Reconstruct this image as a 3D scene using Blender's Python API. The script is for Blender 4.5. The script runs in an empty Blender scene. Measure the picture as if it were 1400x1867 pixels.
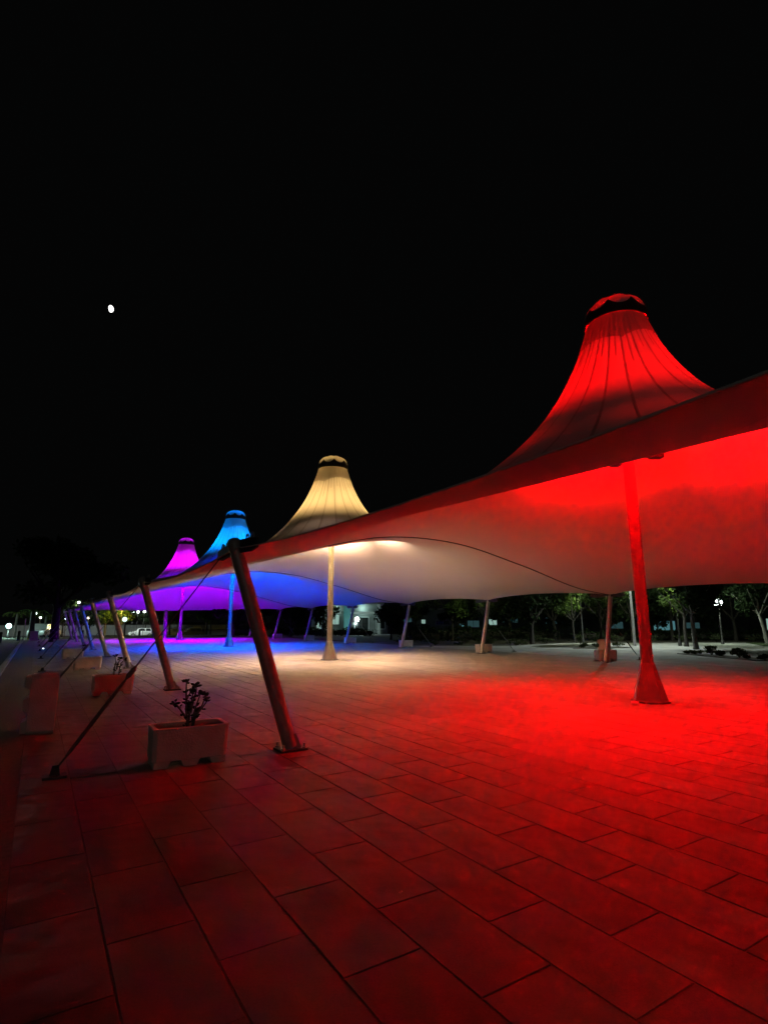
import bpy, bmesh, math, random
import numpy as np
from mathutils import Vector, Matrix

R = math.radians
S = bpy.context.scene
C = S.collection
random.seed(7)
RNG = np.random.default_rng(11)

# ------------------------------------------------------------------ camera, sky, moonlight, exposure
cam_d = bpy.data.cameras.new('camera')
cam = bpy.data.objects.new('camera', cam_d); C.objects.link(cam)
cam_d.sensor_fit = 'VERTICAL'; cam_d.sensor_height = 36.0; cam_d.lens = 985.0 / 1867.0 * 36.0
cam_d.clip_start = 0.05; cam_d.clip_end = 3000
cam.location = (0, 0, 1.6)
cam.rotation_euler = (R(90 + 11.45), 0, R(-32.2))
S.camera = cam

W = bpy.data.worlds.new('World'); S.world = W; W.use_nodes = True
bg = W.node_tree.nodes['Background']
bg.inputs[0].default_value = (0.95, 1.0, 1.0, 1); bg.inputs[1].default_value = 0.0013

sun_d = bpy.data.lights.new('moonlight', 'SUN'); sun_d.energy = 0.004; sun_d.angle = R(0.5)
sun = bpy.data.objects.new('moonlight', sun_d); C.objects.link(sun)
MOON_DIR = Vector((0.0463, 0.8761, 0.4798)).normalized()
sun.rotation_euler = MOON_DIR.to_track_quat('Z', 'Y').to_euler()

S.view_settings.view_transform = 'Standard'; S.view_settings.look = 'None'
S.view_settings.exposure = 0.0; S.view_settings.gamma = 1.0
S.view_settings.use_curve_mapping = False
S.render.engine = 'CYCLES'
cy = S.cycles
cy.use_denoising = True; cy.max_bounces = 8; cy.diffuse_bounces = 4; cy.glossy_bounces = 3
cy.transmission_bounces = 4; cy.use_adaptive_sampling = False; cy.sample_clamp_indirect = 40.0; cy.caustics_reflective = False; cy.caustics_refractive = False

# lamp powers (watts) and colours, bay by bay
P_UP, P_SIDE, P_DOWN = 17000.0, 7600.0, 11200.0

# ------------------------------------------------------------------ materials
def mat(name):
    m = bpy.data.materials.new(name); m.use_nodes = True
    nt = m.node_tree
    return m, nt, nt.nodes['Principled BSDF'], nt.nodes['Material Output']

def noisy(name, a, b, scale=6.0, rough=0.8, metal=0.0, bump=0.0, bscale=40.0, spec=0.3, coords='Object', detail=6):
    m, nt, p, out = mat(name)
    tc = nt.nodes.new('ShaderNodeTexCoord')
    n = nt.nodes.new('ShaderNodeTexNoise'); n.inputs['Scale'].default_value = scale; n.inputs['Detail'].default_value = detail
    nt.links.new(tc.outputs[coords], n.inputs['Vector'])
    r = nt.nodes.new('ShaderNodeValToRGB')
    r.color_ramp.elements[0].position = 0.3; r.color_ramp.elements[1].position = 0.7
    r.color_ramp.elements[0].color = (*a, 1); r.color_ramp.elements[1].color = (*b, 1)
    nt.links.new(n.outputs['Fac'], r.inputs[0]); nt.links.new(r.outputs[0], p.inputs['Base Color'])
    p.inputs['Roughness'].default_value = rough; p.inputs['Metallic'].default_value = metal
    p.inputs['Specular IOR Level'].default_value = spec
    if bump:
        n2 = nt.nodes.new('ShaderNodeTexNoise'); n2.inputs['Scale'].default_value = bscale; n2.inputs['Detail'].default_value = 5
        nt.links.new(tc.outputs[coords], n2.inputs['Vector'])
        b_ = nt.nodes.new('ShaderNodeBump'); b_.inputs['Strength'].default_value = bump; b_.inputs['Distance'].default_value = 0.02
        nt.links.new(n2.outputs['Fac'], b_.inputs['Height']); nt.links.new(b_.outputs[0], p.inputs['Normal'])
    return m

def emit(name, col, s):
    m, nt, p, out = mat(name)
    nt.nodes.remove(p)
    e = nt.nodes.new('ShaderNodeEmission'); e.inputs[0].default_value = (*col, 1); e.inputs[1].default_value = s
    nt.links.new(e.outputs[0], out.inputs[0]); return m

def fabric(name, col, trans):
    m, nt, p, out = mat(name); nt.nodes.remove(p)
    tc = nt.nodes.new('ShaderNodeTexCoord')
    n = nt.nodes.new('ShaderNodeTexNoise'); n.inputs['Scale'].default_value = 0.9; n.inputs['Detail'].default_value = 7; n.inputs['Roughness'].default_value = 0.6
    nt.links.new(tc.outputs['Object'], n.inputs['Vector'])
    r = nt.nodes.new('ShaderNodeValToRGB')
    r.color_ramp.elements[0].position = 0.25; r.color_ramp.elements[1].position = 0.75
    r.color_ramp.elements[0].color = (col[0]*0.965, col[1]*0.96, col[2]*0.95, 1); r.color_ramp.elements[1].color = (*col, 1)
    nt.links.new(n.outputs['Fac'], r.inputs[0])
    d = nt.nodes.new('ShaderNodeBsdfDiffuse'); t = nt.nodes.new('ShaderNodeBsdfTranslucent')
    nt.links.new(r.outputs[0], d.inputs[0]); nt.links.new(r.outputs[0], t.inputs[0])
    mx = nt.nodes.new('ShaderNodeMixShader'); mx.inputs[0].default_value = trans
    nt.links.new(d.outputs[0], mx.inputs[1]); nt.links.new(t.outputs[0], mx.inputs[2]); nt.links.new(mx.outputs[0], out.inputs[0])
    return m

def leafy(name, a, b, trans=0.3):
    m, nt, p, out = mat(name); nt.nodes.remove(p)
    tc = nt.nodes.new('ShaderNodeTexCoord')
    n = nt.nodes.new('ShaderNodeTexNoise'); n.inputs['Scale'].default_value = 1.7; n.inputs['Detail'].default_value = 3
    nt.links.new(tc.outputs['Object'], n.inputs['Vector'])
    r = nt.nodes.new('ShaderNodeValToRGB'); r.color_ramp.elements[0].position = 0.35; r.color_ramp.elements[1].position = 0.65
    r.color_ramp.elements[0].color = (*a, 1); r.color_ramp.elements[1].color = (*b, 1)
    nt.links.new(n.outputs['Fac'], r.inputs[0])
    d = nt.nodes.new('ShaderNodeBsdfDiffuse'); t = nt.nodes.new('ShaderNodeBsdfTranslucent')
    nt.links.new(r.outputs[0], d.inputs[0]); nt.links.new(r.outputs[0], t.inputs[0])
    mx = nt.nodes.new('ShaderNodeMixShader'); mx.inputs[0].default_value = trans
    nt.links.new(d.outputs[0], mx.inputs[1]); nt.links.new(t.outputs[0], mx.inputs[2]); nt.links.new(mx.outputs[0], out.inputs[0])
    return m

def paver_material():
    m, nt, p, out = mat('concrete_paver')
    tc = nt.nodes.new('ShaderNodeTexCoord'); geo = nt.nodes.new('ShaderNodeNewGeometry')
    at = nt.nodes.new('ShaderNodeAttribute'); at.attribute_name = 'tint'
    n = nt.nodes.new('ShaderNodeTexNoise'); n.inputs['Scale'].default_value = 1.3; n.inputs['Detail'].default_value = 8; n.inputs['Roughness'].default_value = 0.65
    nt.links.new(geo.outputs['Position'], n.inputs['Vector'])
    r = nt.nodes.new('ShaderNodeValToRGB'); r.color_ramp.elements[0].position = 0.3; r.color_ramp.elements[1].position = 0.72
    r.color_ramp.elements[0].color = (0.155, 0.147, 0.135, 1); r.color_ramp.elements[1].color = (0.215, 0.204, 0.188, 1)
    nt.links.new(n.outputs['Fac'], r.inputs[0])
    n3 = nt.nodes.new('ShaderNodeTexNoise'); n3.inputs['Scale'].default_value = 90; n3.inputs['Detail'].default_value = 3
    nt.links.new(geo.outputs['Position'], n3.inputs['Vector'])
    r3 = nt.nodes.new('ShaderNodeValToRGB'); r3.color_ramp.elements[0].color = (0.55, 0.55, 0.55, 1); r3.color_ramp.elements[1].color = (1.25, 1.25, 1.25, 1)
    nt.links.new(n3.outputs['Fac'], r3.inputs[0])
    mx = nt.nodes.new('ShaderNodeMix'); mx.data_type = 'RGBA'; mx.blend_type = 'MULTIPLY'; mx.inputs['Factor'].default_value = 1
    nt.links.new(r.outputs[0], mx.inputs['A']); nt.links.new(at.outputs['Color'], mx.inputs['B'])
    mx2 = nt.nodes.new('ShaderNodeMix'); mx2.data_type = 'RGBA'; mx2.blend_type = 'MULTIPLY'; mx2.inputs['Factor'].default_value = 0.8
    nt.links.new(mx.outputs['Result'], mx2.inputs['A']); nt.links.new(r3.outputs[0], mx2.inputs['B'])
    nt.links.new(mx2.outputs['Result'], p.inputs['Base Color'])
    p.inputs['Roughness'].default_value = 0.72; p.inputs['Specular IOR Level'].default_value = 0.35
    n2 = nt.nodes.new('ShaderNodeTexNoise'); n2.inputs['Scale'].default_value = 9; n2.inputs['Detail'].default_value = 8
    nt.links.new(geo.outputs['Position'], n2.inputs['Vector'])
    n4 = nt.nodes.new('ShaderNodeTexNoise'); n4.inputs['Scale'].default_value = 1.9; n4.inputs['Detail'].default_value = 2
    nt.links.new(geo.outputs['Position'], n4.inputs['Vector'])
    b0 = nt.nodes.new('ShaderNodeBump'); b0.inputs['Strength'].default_value = 1.0; b0.inputs['Distance'].default_value = 0.06
    nt.links.new(n4.outputs['Fac'], b0.inputs['Height'])
    b_ = nt.nodes.new('ShaderNodeBump'); b_.inputs['Strength'].default_value = 0.4; b_.inputs['Distance'].default_value = 0.012
    nt.links.new(b0.outputs[0], b_.inputs['Normal'])
    nt.links.new(n2.outputs['Fac'], b_.inputs['Height']); nt.links.new(b_.outputs[0], p.inputs['Normal'])
    return m

M = dict(
    paver=paver_material(),
    joint=noisy('joint_sand', (0.15, 0.14, 0.126), (0.21, 0.197, 0.178), 20, 0.95, bump=0.4),
    soil=noisy('dry_soil', (0.035, 0.032, 0.025), (0.09, 0.08, 0.06), 0.6, 0.95, bump=0.5, bscale=6, coords='Object'),
    path=noisy('path_concrete', (0.22, 0.22, 0.20), (0.36, 0.35, 0.33), 0.7, 0.85, bump=0.2, bscale=15),
    asphalt=noisy('asphalt', (0.04, 0.04, 0.042), (0.065, 0.065, 0.065), 1.5, 0.85, bump=0.4, bscale=60),
    lawn=noisy('lawn_ground', (0.03, 0.05, 0.02), (0.06, 0.085, 0.03), 1.2, 0.95, bump=0.6, bscale=25),
    kerb=noisy('kerb_concrete', (0.25, 0.25, 0.24), (0.4, 0.4, 0.38), 3, 0.85, bump=0.2),
    fabric=fabric('white_membrane', (0.86, 0.85, 0.82), 0.021),
    seam=fabric('welded_seam', (0.66, 0.64, 0.60), 0.42),
    capfab=fabric('cap_membrane', (0.78, 0.77, 0.74), 0.020),
    collar=noisy('dark_collar_cloth', (0.035, 0.03, 0.03), (0.06, 0.052, 0.05), 5, 0.8),
    mast=noisy('painted_steel', (0.14, 0.137, 0.132), (0.19, 0.186, 0.18), 4, 0.5, 0.0, bump=0.05),
    edgemast=noisy('weathered_grey_steel', (0.32, 0.31, 0.30), (0.46, 0.445, 0.43), 7, 0.45, 0.25, bump=0.08),
    darksteel=noisy('dark_steel', (0.05, 0.05, 0.05), (0.09, 0.088, 0.085), 12, 0.5, 0.5),
    cable=noisy('steel_cable', (0.10, 0.10, 0.10), (0.18, 0.18, 0.175), 60, 0.5, 0.6),
    concrete=noisy('cast_concrete', (0.52, 0.50, 0.46), (0.68, 0.66, 0.62), 5, 0.85, bump=0.3, bscale=50),
    potsoil=noisy('potting_soil', (0.02, 0.015, 0.01), (0.05, 0.04, 0.03), 30, 0.95, bump=0.8),
    stem=noisy('woody_stem', (0.05, 0.04, 0.03), (0.10, 0.085, 0.06), 30, 0.85, bump=0.3),
    stemleaf=leafy('withered_leaf', (0.03, 0.025, 0.02), (0.07, 0.06, 0.035), 0.1),
    bark=noisy('bark', (0.025, 0.022, 0.018), (0.05, 0.044, 0.037), 8, 0.9, bump=0.6, bscale=14),
    palebark=noisy('pale_bark', (0.12, 0.115, 0.10), (0.20, 0.19, 0.17), 6, 0.9, bump=0.4, bscale=14),
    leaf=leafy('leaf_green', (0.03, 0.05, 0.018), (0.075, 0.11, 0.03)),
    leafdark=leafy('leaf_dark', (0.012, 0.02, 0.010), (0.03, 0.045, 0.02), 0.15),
    shrub=leafy('shrub_leaf', (0.035, 0.05, 0.025), (0.08, 0.09, 0.045)),
    greywall=noisy('grey_render_wall', (0.14, 0.15, 0.145), (0.2, 0.21, 0.205), 1.0, 0.85, bump=0.1),
    dimwall=noisy('shaded_render_wall', (0.05, 0.055, 0.055), (0.09, 0.095, 0.095), 1.0, 0.9, bump=0.1),  # shade behind the trees is put into this wall colour
    wall=noisy('painted_wall', (0.50, 0.52, 0.50), (0.62, 0.64, 0.62), 1.0, 0.8, bump=0.1),
    tealwall=noisy('teal_painted_wall', (0.10, 0.34, 0.35), (0.15, 0.40, 0.41), 1.0, 0.7),
    roofm=noisy('flat_roof', (0.10, 0.10, 0.10), (0.16, 0.16, 0.16), 2, 0.9),
    glassdark=noisy('dark_glazing', (0.015, 0.02, 0.02), (0.03, 0.035, 0.035), 3, 0.12, spec=0.6),
    litglass=emit('lit_pane', (0.62, 1.0, 0.86), 0.40),
    litteal=emit('teal_wall_glow', (0.30, 0.80, 0.88), 0.20),  # glow stands in for wall lit by teal lamps
    dimteal=emit('dim_teal_wall_glow', (0.30, 0.75, 0.80), 0.06),  # fainter glow in place of lamp-lit wall
    carwhite=noisy('white_car_paint', (0.70, 0.72, 0.70), (0.76, 0.78, 0.76), 1, 0.25, spec=0.5),
    cardark=noisy('dark_car_paint', (0.05, 0.055, 0.055), (0.07, 0.07, 0.075), 1, 0.25, spec=0.5),
    tyre=noisy('tyre_rubber', (0.015, 0.015, 0.015), (0.03, 0.03, 0.03), 20, 0.8),
    rim=noisy('alloy_rim', (0.4, 0.4, 0.4), (0.55, 0.55, 0.55), 10, 0.35, 0.8),
    globe=emit('lamp_globe', (0.86, 1.0, 0.92), 9.0),
    globeteal=emit('lamp_globe_teal', (0.55, 1.0, 0.95), 8.0),
    globewarm=emit('lamp_globe_warm', (1.0, 0.86, 0.62), 7.0),
    discm=emit('lit_disc', (0.75, 1.0, 0.92), 1.6),
    moon=emit('moon_surface', (1.0, 0.98, 0.94), 2.5),
    litter=noisy('paper_scrap', (0.45, 0.42, 0.38), (0.6, 0.57, 0.52), 30, 0.8),
    dryleaf=noisy('dry_leaf', (0.14, 0.10, 0.07), (0.25, 0.19, 0.12), 30, 0.8),
    housing=noisy('lamp_housing', (0.02, 0.02, 0.02), (0.035, 0.035, 0.035), 10, 0.5, 0.3),
)

# ------------------------------------------------------------------ mesh builder and object helpers
class MB:
    def __init__(s): s.v = []; s.f = []; s.sm = []
    def add(s, verts, faces, smooth=False):
        o = len(s.v); s.v += [tuple(p) for p in verts]
        s.f += [tuple(i + o for i in f) for f in faces]; s.sm += [smooth] * len(faces); return s
    def box(s, c, d, rz=0.0, taper=1.0):
        x, y, z = d[0]/2, d[1]/2, d[2]/2
        cs, sn = math.cos(rz), math.sin(rz)
        vs = []
        for k, (a, b, e) in enumerate([(-1,-1,-1),(1,-1,-1),(1,1,-1),(-1,1,-1),(-1,-1,1),(1,-1,1),(1,1,1),(-1,1,1)]):
            t = taper if e > 0 else 1.0
            px, py = a*x*t, b*y*t
            vs.append((c[0] + px*cs - py*sn, c[1] + px*sn + py*cs, c[2] + e*z))
        return s.add(vs, [(0,3,2,1),(4,5,6,7),(0,1,5,4),(1,2,6,5),(2,3,7,6),(3,0,4,7)])
    def tube(s, pts, rad, n=10, caps=True, smooth=True):
        pts = [Vector(p) for p in pts]
        if not hasattr(rad, '__len__'): rad = [rad]*len(pts)
        vs = []; fs = []
        up = None
        for i, p in enumerate(pts):
            d = (pts[min(i+1, len(pts)-1)] - pts[max(i-1, 0)]).normalized()
            if up is None:
                up = d.orthogonal().normalized()
            else:
                up = (up - d*up.dot(d)).normalized()
            sd = d.cross(up)
            for k in range(n):
                a = 2*math.pi*k/n
                vs.append(p + (up*math.cos(a) + sd*math.sin(a))*rad[i])
        for i in range(len(pts)-1):
            for k in range(n):
                a, b = i*n+k, i*n+(k+1) % n
                fs.append((a, b, b+n, a+n))
        s.add(vs, fs, smooth)
        if caps:
            m = (len(pts)-1)*n
            s.add(vs[:n], [tuple(range(n))[::-1]]); s.add(vs[m:m+n], [tuple(range(n))])
        return s
    def lathe(s, prof, n=24, c=(0,0,0), smooth=True):
        vs = []; fs = []
        for r, z in prof:
            for k in range(n):
                a = 2*math.pi*(k+0.5)/n
                vs.append((c[0]+r*math.cos(a), c[1]+r*math.sin(a), c[2]+z))
        for i in range(len(prof)-1):
            for k in range(n):
                a, b = i*n+k, i*n+(k+1) % n
                fs.append((a, b, b+n, a+n))
        return s.add(vs, fs, smooth)
    def prism(s, poly, axis, a, b):
        """polygon (list of 2-D points) extruded along axis 0/1/2 from a to b"""
        n = len(poly)
        def p3(q, w):
            l = [q[0], q[1]]; l.insert(axis, w); return tuple(l)
        vs = [p3(q, a) for q in poly] + [p3(q, b) for q in poly]
        fs = [tuple(range(n))[::-1], tuple(range(n, 2*n))] + [(i, (i+1) % n, n+(i+1) % n, n+i) for i in range(n)]
        return s.add(vs, fs)
    def sphere(s, c, r, n=12, m=8, sz=1.0):
        prof = [(max(1e-4, r*math.sin(math.pi*i/m)), -r*sz*math.cos(math.pi*i/m)) for i in range(m+1)]
        return s.lathe(prof, n, c)
    def torus(s, c, R_, r, ax='x', n=14, m=6):
        pts = []
        for i in range(n+1):
            a = 2*math.pi*i/n
            q = (0, math.cos(a)*R_, math.sin(a)*R_) if ax == 'x' else ((math.cos(a)*R_, 0, math.sin(a)*R_) if ax == 'y' else (math.cos(a)*R_, math.sin(a)*R_, 0))
            pts.append((c[0]+q[0], c[1]+q[1], c[2]+q[2]))
        return s.tube(pts, r, m, False)
    def mesh(s, name, m):
        me = bpy.data.meshes.new(name); me.from_pydata(s.v, [], s.f)
        me.polygons.foreach_set('use_smooth', s.sm)
        bm = bmesh.new(); bm.from_mesh(me); bmesh.ops.recalc_face_normals(bm, faces=bm.faces); bm.to_mesh(me); bm.free()
        me.materials.append(m); return me
    def build(s, name, m, parent=None, loc=None):
        return link(name, s.mesh(name, m), parent, loc)

def link(name, me, parent=None, loc=None):
    o = bpy.data.objects.new(name, me); C.objects.link(o)
    if parent is not None: o.parent = parent
    if loc is not None: o.location = loc
    return o

def bevel(o, w, seg=2):
    bm = bmesh.new(); bm.from_mesh(o.data)
    bmesh.ops.remove_doubles(bm, verts=bm.verts, dist=1e-5)
    bmesh.ops.bevel(bm, geom=[e for e in bm.edges if len(e.link_faces) == 2 and e.calc_face_angle(0) > 0.5], offset=w, segments=seg, affect='EDGES', profile=0.5)
    bm.to_mesh(o.data); bm.free(); return o

def tag(o, label=None, cat=None, group=None, kind=None):
    if label: o['label'] = label
    if cat: o['category'] = cat
    if group: o['group'] = group
    if kind: o['kind'] = kind
    return o

def thing(name, loc, label, cat, group=None, rz=0.0):
    o = bpy.data.objects.new(name, None); C.objects.link(o)
    o.empty_display_size = 0.3; o.location = loc; o.rotation_euler = (0, 0, rz)
    return tag(o, label, cat, group)

def kids(o): return [c for c in bpy.data.objects if c.parent == o]

def copy_tree(o, parent=None, keep=None):
    c = o.copy(); C.objects.link(c)
    if parent is not None: c.parent = parent
    for ch in kids(o):
        if keep is None or keep(ch): copy_tree(ch, c)
    return c

# ------------------------------------------------------------------ the ground
def sstep(t): t = np.clip(t, 0, 1); return t*t*(3-2*t)
def ground_z(x, y):
    return -0.10 - 1.1*sstep((y-68.0)/34.0)*sstep((34.0-x)/12.0)

def grid_sheet(name, xs, ys, zf, m):
    X, Y = np.meshgrid(xs, ys); Z = zf(X, Y)
    n, k = X.shape
    vs = np.stack([X.ravel(), Y.ravel(), Z.ravel()], 1)
    fs = [(j*k+i, j*k+i+1, (j+1)*k+i+1, (j+1)*k+i) for j in range(n-1) for i in range(k-1)]
    me = bpy.data.meshes.new(name); me.from_pydata(vs.tolist(), [], fs); me.materials.append(m)
    me.polygons.foreach_set('use_smooth', [True]*len(fs))
    return tag(link(name, me), kind='structure')

gx = np.array([-900, -400, -150, -60, -30, -15, -5, 0, 5, 10, 15, 20, 24, 28, 32, 36, 42, 50, 70, 110, 200, 500, 1200.0])
gy = np.array([-900, -300, -100, -40, 0, 40, 60, 66, 70, 75, 80, 85, 90, 95, 100, 105, 110, 130, 200, 500, 1200.0])
grid_sheet('ground', gx, gy, ground_z, M['soil'])
# the road on the left and the car park behind the far end
grid_sheet('road', np.array([-14.0, -6, -0.95]), np.array([-60, -20, 0, 20, 40, 54.0]), lambda x, y: ground_z(x, y) + 0.005, M['asphalt'])
grid_sheet('car_park', np.array([-30.0, -10, 0, 8, 16, 22, 26, 30]), np.array([72, 76, 80, 85, 90, 95, 100, 105, 112, 125, 140.0]), lambda x, y: ground_z(x, y) + 0.012, M['asphalt'])
grid_sheet('lawn', np.array([-24.0, -12, -4, 4, 12, 20, 27]), np.array([61, 63, 65, 67, 69, 71.5]), lambda x, y: ground_z(x, y) + 0.02, M['lawn'])

# the plaza: concrete slabs in running bond, joints recessed
PX0, PX1, PY0, PY1 = -0.42, 21.38, -16.0, 60.0
TW, TL, GAP, TH = 0.445, 0.872, 0.009, 0.05
plaza = MB().box(((PX0+PX1)/2, (PY0+PY1)/2, -0.0540), (PX1-PX0, PY1-PY0, 0.10)).build('plaza', M['joint'])
tag(plaza, kind='structure')

def slab_shape(w, l, ch=0.003):
    x, y = w/2, l/2
    top = [(-x+ch, -y+ch, 0), (x-ch, -y+ch, 0), (x-ch, y-ch, 0), (-x+ch, y-ch, 0)]
    mid = [(-x, -y, -ch), (x, -y, -ch), (x, y, -ch), (-x, y, -ch)]
    bot = [(-x, -y, -TH+0.02), (x, -y, -TH+0.02), (x, y, -TH+0.02), (-x, y, -TH+0.02)]
    fs = [(0, 1, 2, 3)]
    for i in range(4):
        j = (i+1) % 4
        fs += [(i, 4+i, 4+j, j), (4+i, 8+i, 8+j, 4+j)]
    return np.array(top+mid+bot), fs

SV, SF = slab_shape(TW-GAP, TL-GAP)
def slab_mesh(verts, faces, tints, name):
    me = bpy.data.meshes.new(name); me.from_pydata(verts, [], faces)
    a = me.attributes.new('tint', 'FLOAT_COLOR', 'FACE')
    a.data.foreach_set('color', np.repeat(np.asarray(tints), 4).reshape(-1, 4)[:, :].ravel() if False else np.concatenate([[t, t, t, 1.0] for t in tints]))
    me.materials.append(M['paver']); return me

slabs = []
kx0 = math.ceil((PX0 - 2.69 + TW)/TW)
x = 2.69 - TW*math.floor((2.69-PX0)/TW) + TW/2
row = 0
base_row = math.floor((2.69-PX0)/TW)
while x + TW/2 <= PX1 + 0.01:
    off = (2.94 if (row - base_row) % 2 == 0 else 2.94 - TL/2) + TL/2
    n0 = math.floor((PY0-off)/TL)+1
    k = n0
    while off + k*TL + TL/2 <= PY1:
        slabs.append((x, off + k*TL)); k += 1
    x += TW; row += 1
yaw = R(32.2)
def seen_size(s):
    dx, dy = s
    f = dx*math.sin(yaw) + dy*math.cos(yaw); r = dx*math.cos(yaw) - dy*math.sin(yaw)
    if f < 1.2 or abs(r) > f*0.78: return 0
    return 1.0/(f*f + r*r)
slabs.sort(key=seen_size, reverse=True)
variants = [slab_mesh(SV.tolist(), SF, [t]*len(SF), 'paving_slab') for t in (0.84, 0.88, 0.91, 0.94, 0.97, 1.0, 1.04, 1.08)]
def slab_pose():
    return RNG.uniform(-0.0035, 0.0035), RNG.uniform(-0.0022, 0.0022), RNG.uniform(-0.0008, 0.0008)
for (sx, sy) in slabs[:300]:
    a, b, dz = slab_pose()
    o = link('paving_slab', variants[int(RNG.integers(8))], plaza, (sx, sy, dz))
    o.rotation_euler = (b, a, RNG.normal(0, 0.0015))
rest = slabs[300:]
allv = []; allf = []; tints = []
for i, (sx, sy) in enumerate(rest):
    a, b, dz = slab_pose()
    v = SV.copy(); v[:, 2] += dz - a*v[:, 0] + b*v[:, 1]
    v[:, 0] += sx; v[:, 1] += sy
    allv.append(v); o_ = i*12
    allf += [tuple(q+o_ for q in f) for f in SF]
    tints += [float(RNG.choice([0.84, 0.88, 0.91, 0.94, 0.97, 1.0, 1.04, 1.08]))]*len(SF)
me = slab_mesh(np.concatenate(allv).tolist(), allf, tints, 'paving_slabs_beyond')
tag(link('paving_field', me, plaza), kind='stuff')

# kerb along the road: separate stones
kerb = tag(bpy.data.objects.new('kerb', None), kind='structure'); C.objects.link(kerb)
km = bevel(MB().box((0, 0, -0.02), (0.2, 0.985, 0.16)).build('kerb_stone', M['kerb']), 0.015, 1).data
bpy.data.objects.remove(bpy.data.objects['kerb_stone'])
for i in range(60):
    o = link('kerb_stone', km, kerb, (-0.84, -1.0 + i*1.0, -0.02+RNG.normal(0, 0.002)))
MB().box((-0.58, 21.5, -0.05), (0.31, 75, 0.08)).build('edge_strip', M['joint'], plaza)

# path, beds and verge on the far side
tag(MB().prism([(21.4, -30), (60, -30), (60, 14), (52, 19), (44, 23.2), (34, 28.6), (27.0, 27.0), (21.6, 31.0), (21.4, 60)], 2, -0.09, -0.012).build('path', M['path']), kind='structure')
tag(MB().prism([(21.45, 31.6), (27.2, 27.3), (34, 29.0), (44, 23.6), (60, 15.5), (75, 40), (60, 66), (24, 66)], 2, -0.1, -0.03).build('planting_bed', M['soil']), kind='structure')
tag(MB().prism([(41, 17.8), (47.5, 17.2), (50, 19.6), (46, 21.2)], 2, -0.05, 0.02).build('grass_patch', M['lawn']), kind='structure')
tag(MB().prism([(27.6, 16.0), (28.6, 15.5), (26.6, 10.8), (25.4, 11.4)], 2, -0.05, 0.02).build('shrub_bed', M['soil']), kind='structure')
tag(MB().prism([(29.6, 23.2), (31.8, 21.3), (29.4, 21.0), (27.6, 22.4)], 2, -0.05, 0.02).build('flower_bed', M['soil']), kind='structure')
tag(MB().prism([(56, 44), (95, 27), (97, 31), (58, 48)], 2, -0.05, 0.06).build('far_path', M['path']), kind='structure')
tag(MB().prism([(9, 66.2), (21, 66.8), (21, 68.0), (9, 67.4)], 2, -0.1, 0.03).build('pale_kerb_path', M['path']), kind='structure')

# ------------------------------------------------------------------ the tent canopies
XN, XF, XM, BAY = 2.05, 19.9, 10.7, 14.5
Y0 = 6.85
RING_R, RING_Z = 0.64, 8.36
NT, NR, NG = 192, 34, 24

def scallop(t): return abs(math.sin(math.pi*t))**0.65
VX = np.array([XN, 4.64, 6.95, 8.68, 10.2, 11.74, 14.83, 18.2, XF])
VZ = np.array([2.53, 3.19, 3.78, 4.16, 4.27, 4.21, 3.63, 2.85, 2.68])
def smooth_interp(x, X, Z):
    i = int(np.clip(np.searchsorted(X, x)-1, 0, len(X)-2))
    h = X[i+1]-X[i]; t = (x-X[i])/h
    m = np.gradient(Z, X)
    return ((2*t**3-3*t**2+1)*Z[i] + (t**3-2*t**2+t)*h*m[i] + (-2*t**3+3*t**2)*Z[i+1] + (t**3-t**2)*h*m[i+1])

def boundary(th, end):
    """outer edge of a bay in the direction th, local to its mast (x across the row, y along it)"""
    c, s = math.cos(th), math.sin(th)
    xl = (XF-XM) if c > 0 else (XM-XN)
    tx = xl/abs(c) if abs(c) > 1e-9 else 1e9
    ty = (BAY/2)/abs(s) if abs(s) > 1e-9 else 1e9
    if tx <= ty:
        y = s*tx; f = (y/(BAY/2)) % 1.0
        q = scallop(f)
        if c < 0: return (-(XM-XN) + 0.03*q, y, 2.53 - 0.12*q)
        return ((XF-XM) - 0.34*q, y, 2.68 + 0.19*q)
    x = c*ty
    if end and s > 0:
        xr = x + XM
        z = 2.53 + (2.68-2.53)*(xr-XN)/(XF-XN)
        q = scallop((x/(XF-XM)) % 1.0 if x > 0 else (x/(XM-XN)) % 1.0)
        return (x, BAY/2 - 0.35*q, z + 0.10*q)
    return (x, math.copysign(BAY/2, s), float(smooth_interp(x+XM, VX, VZ)))

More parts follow.
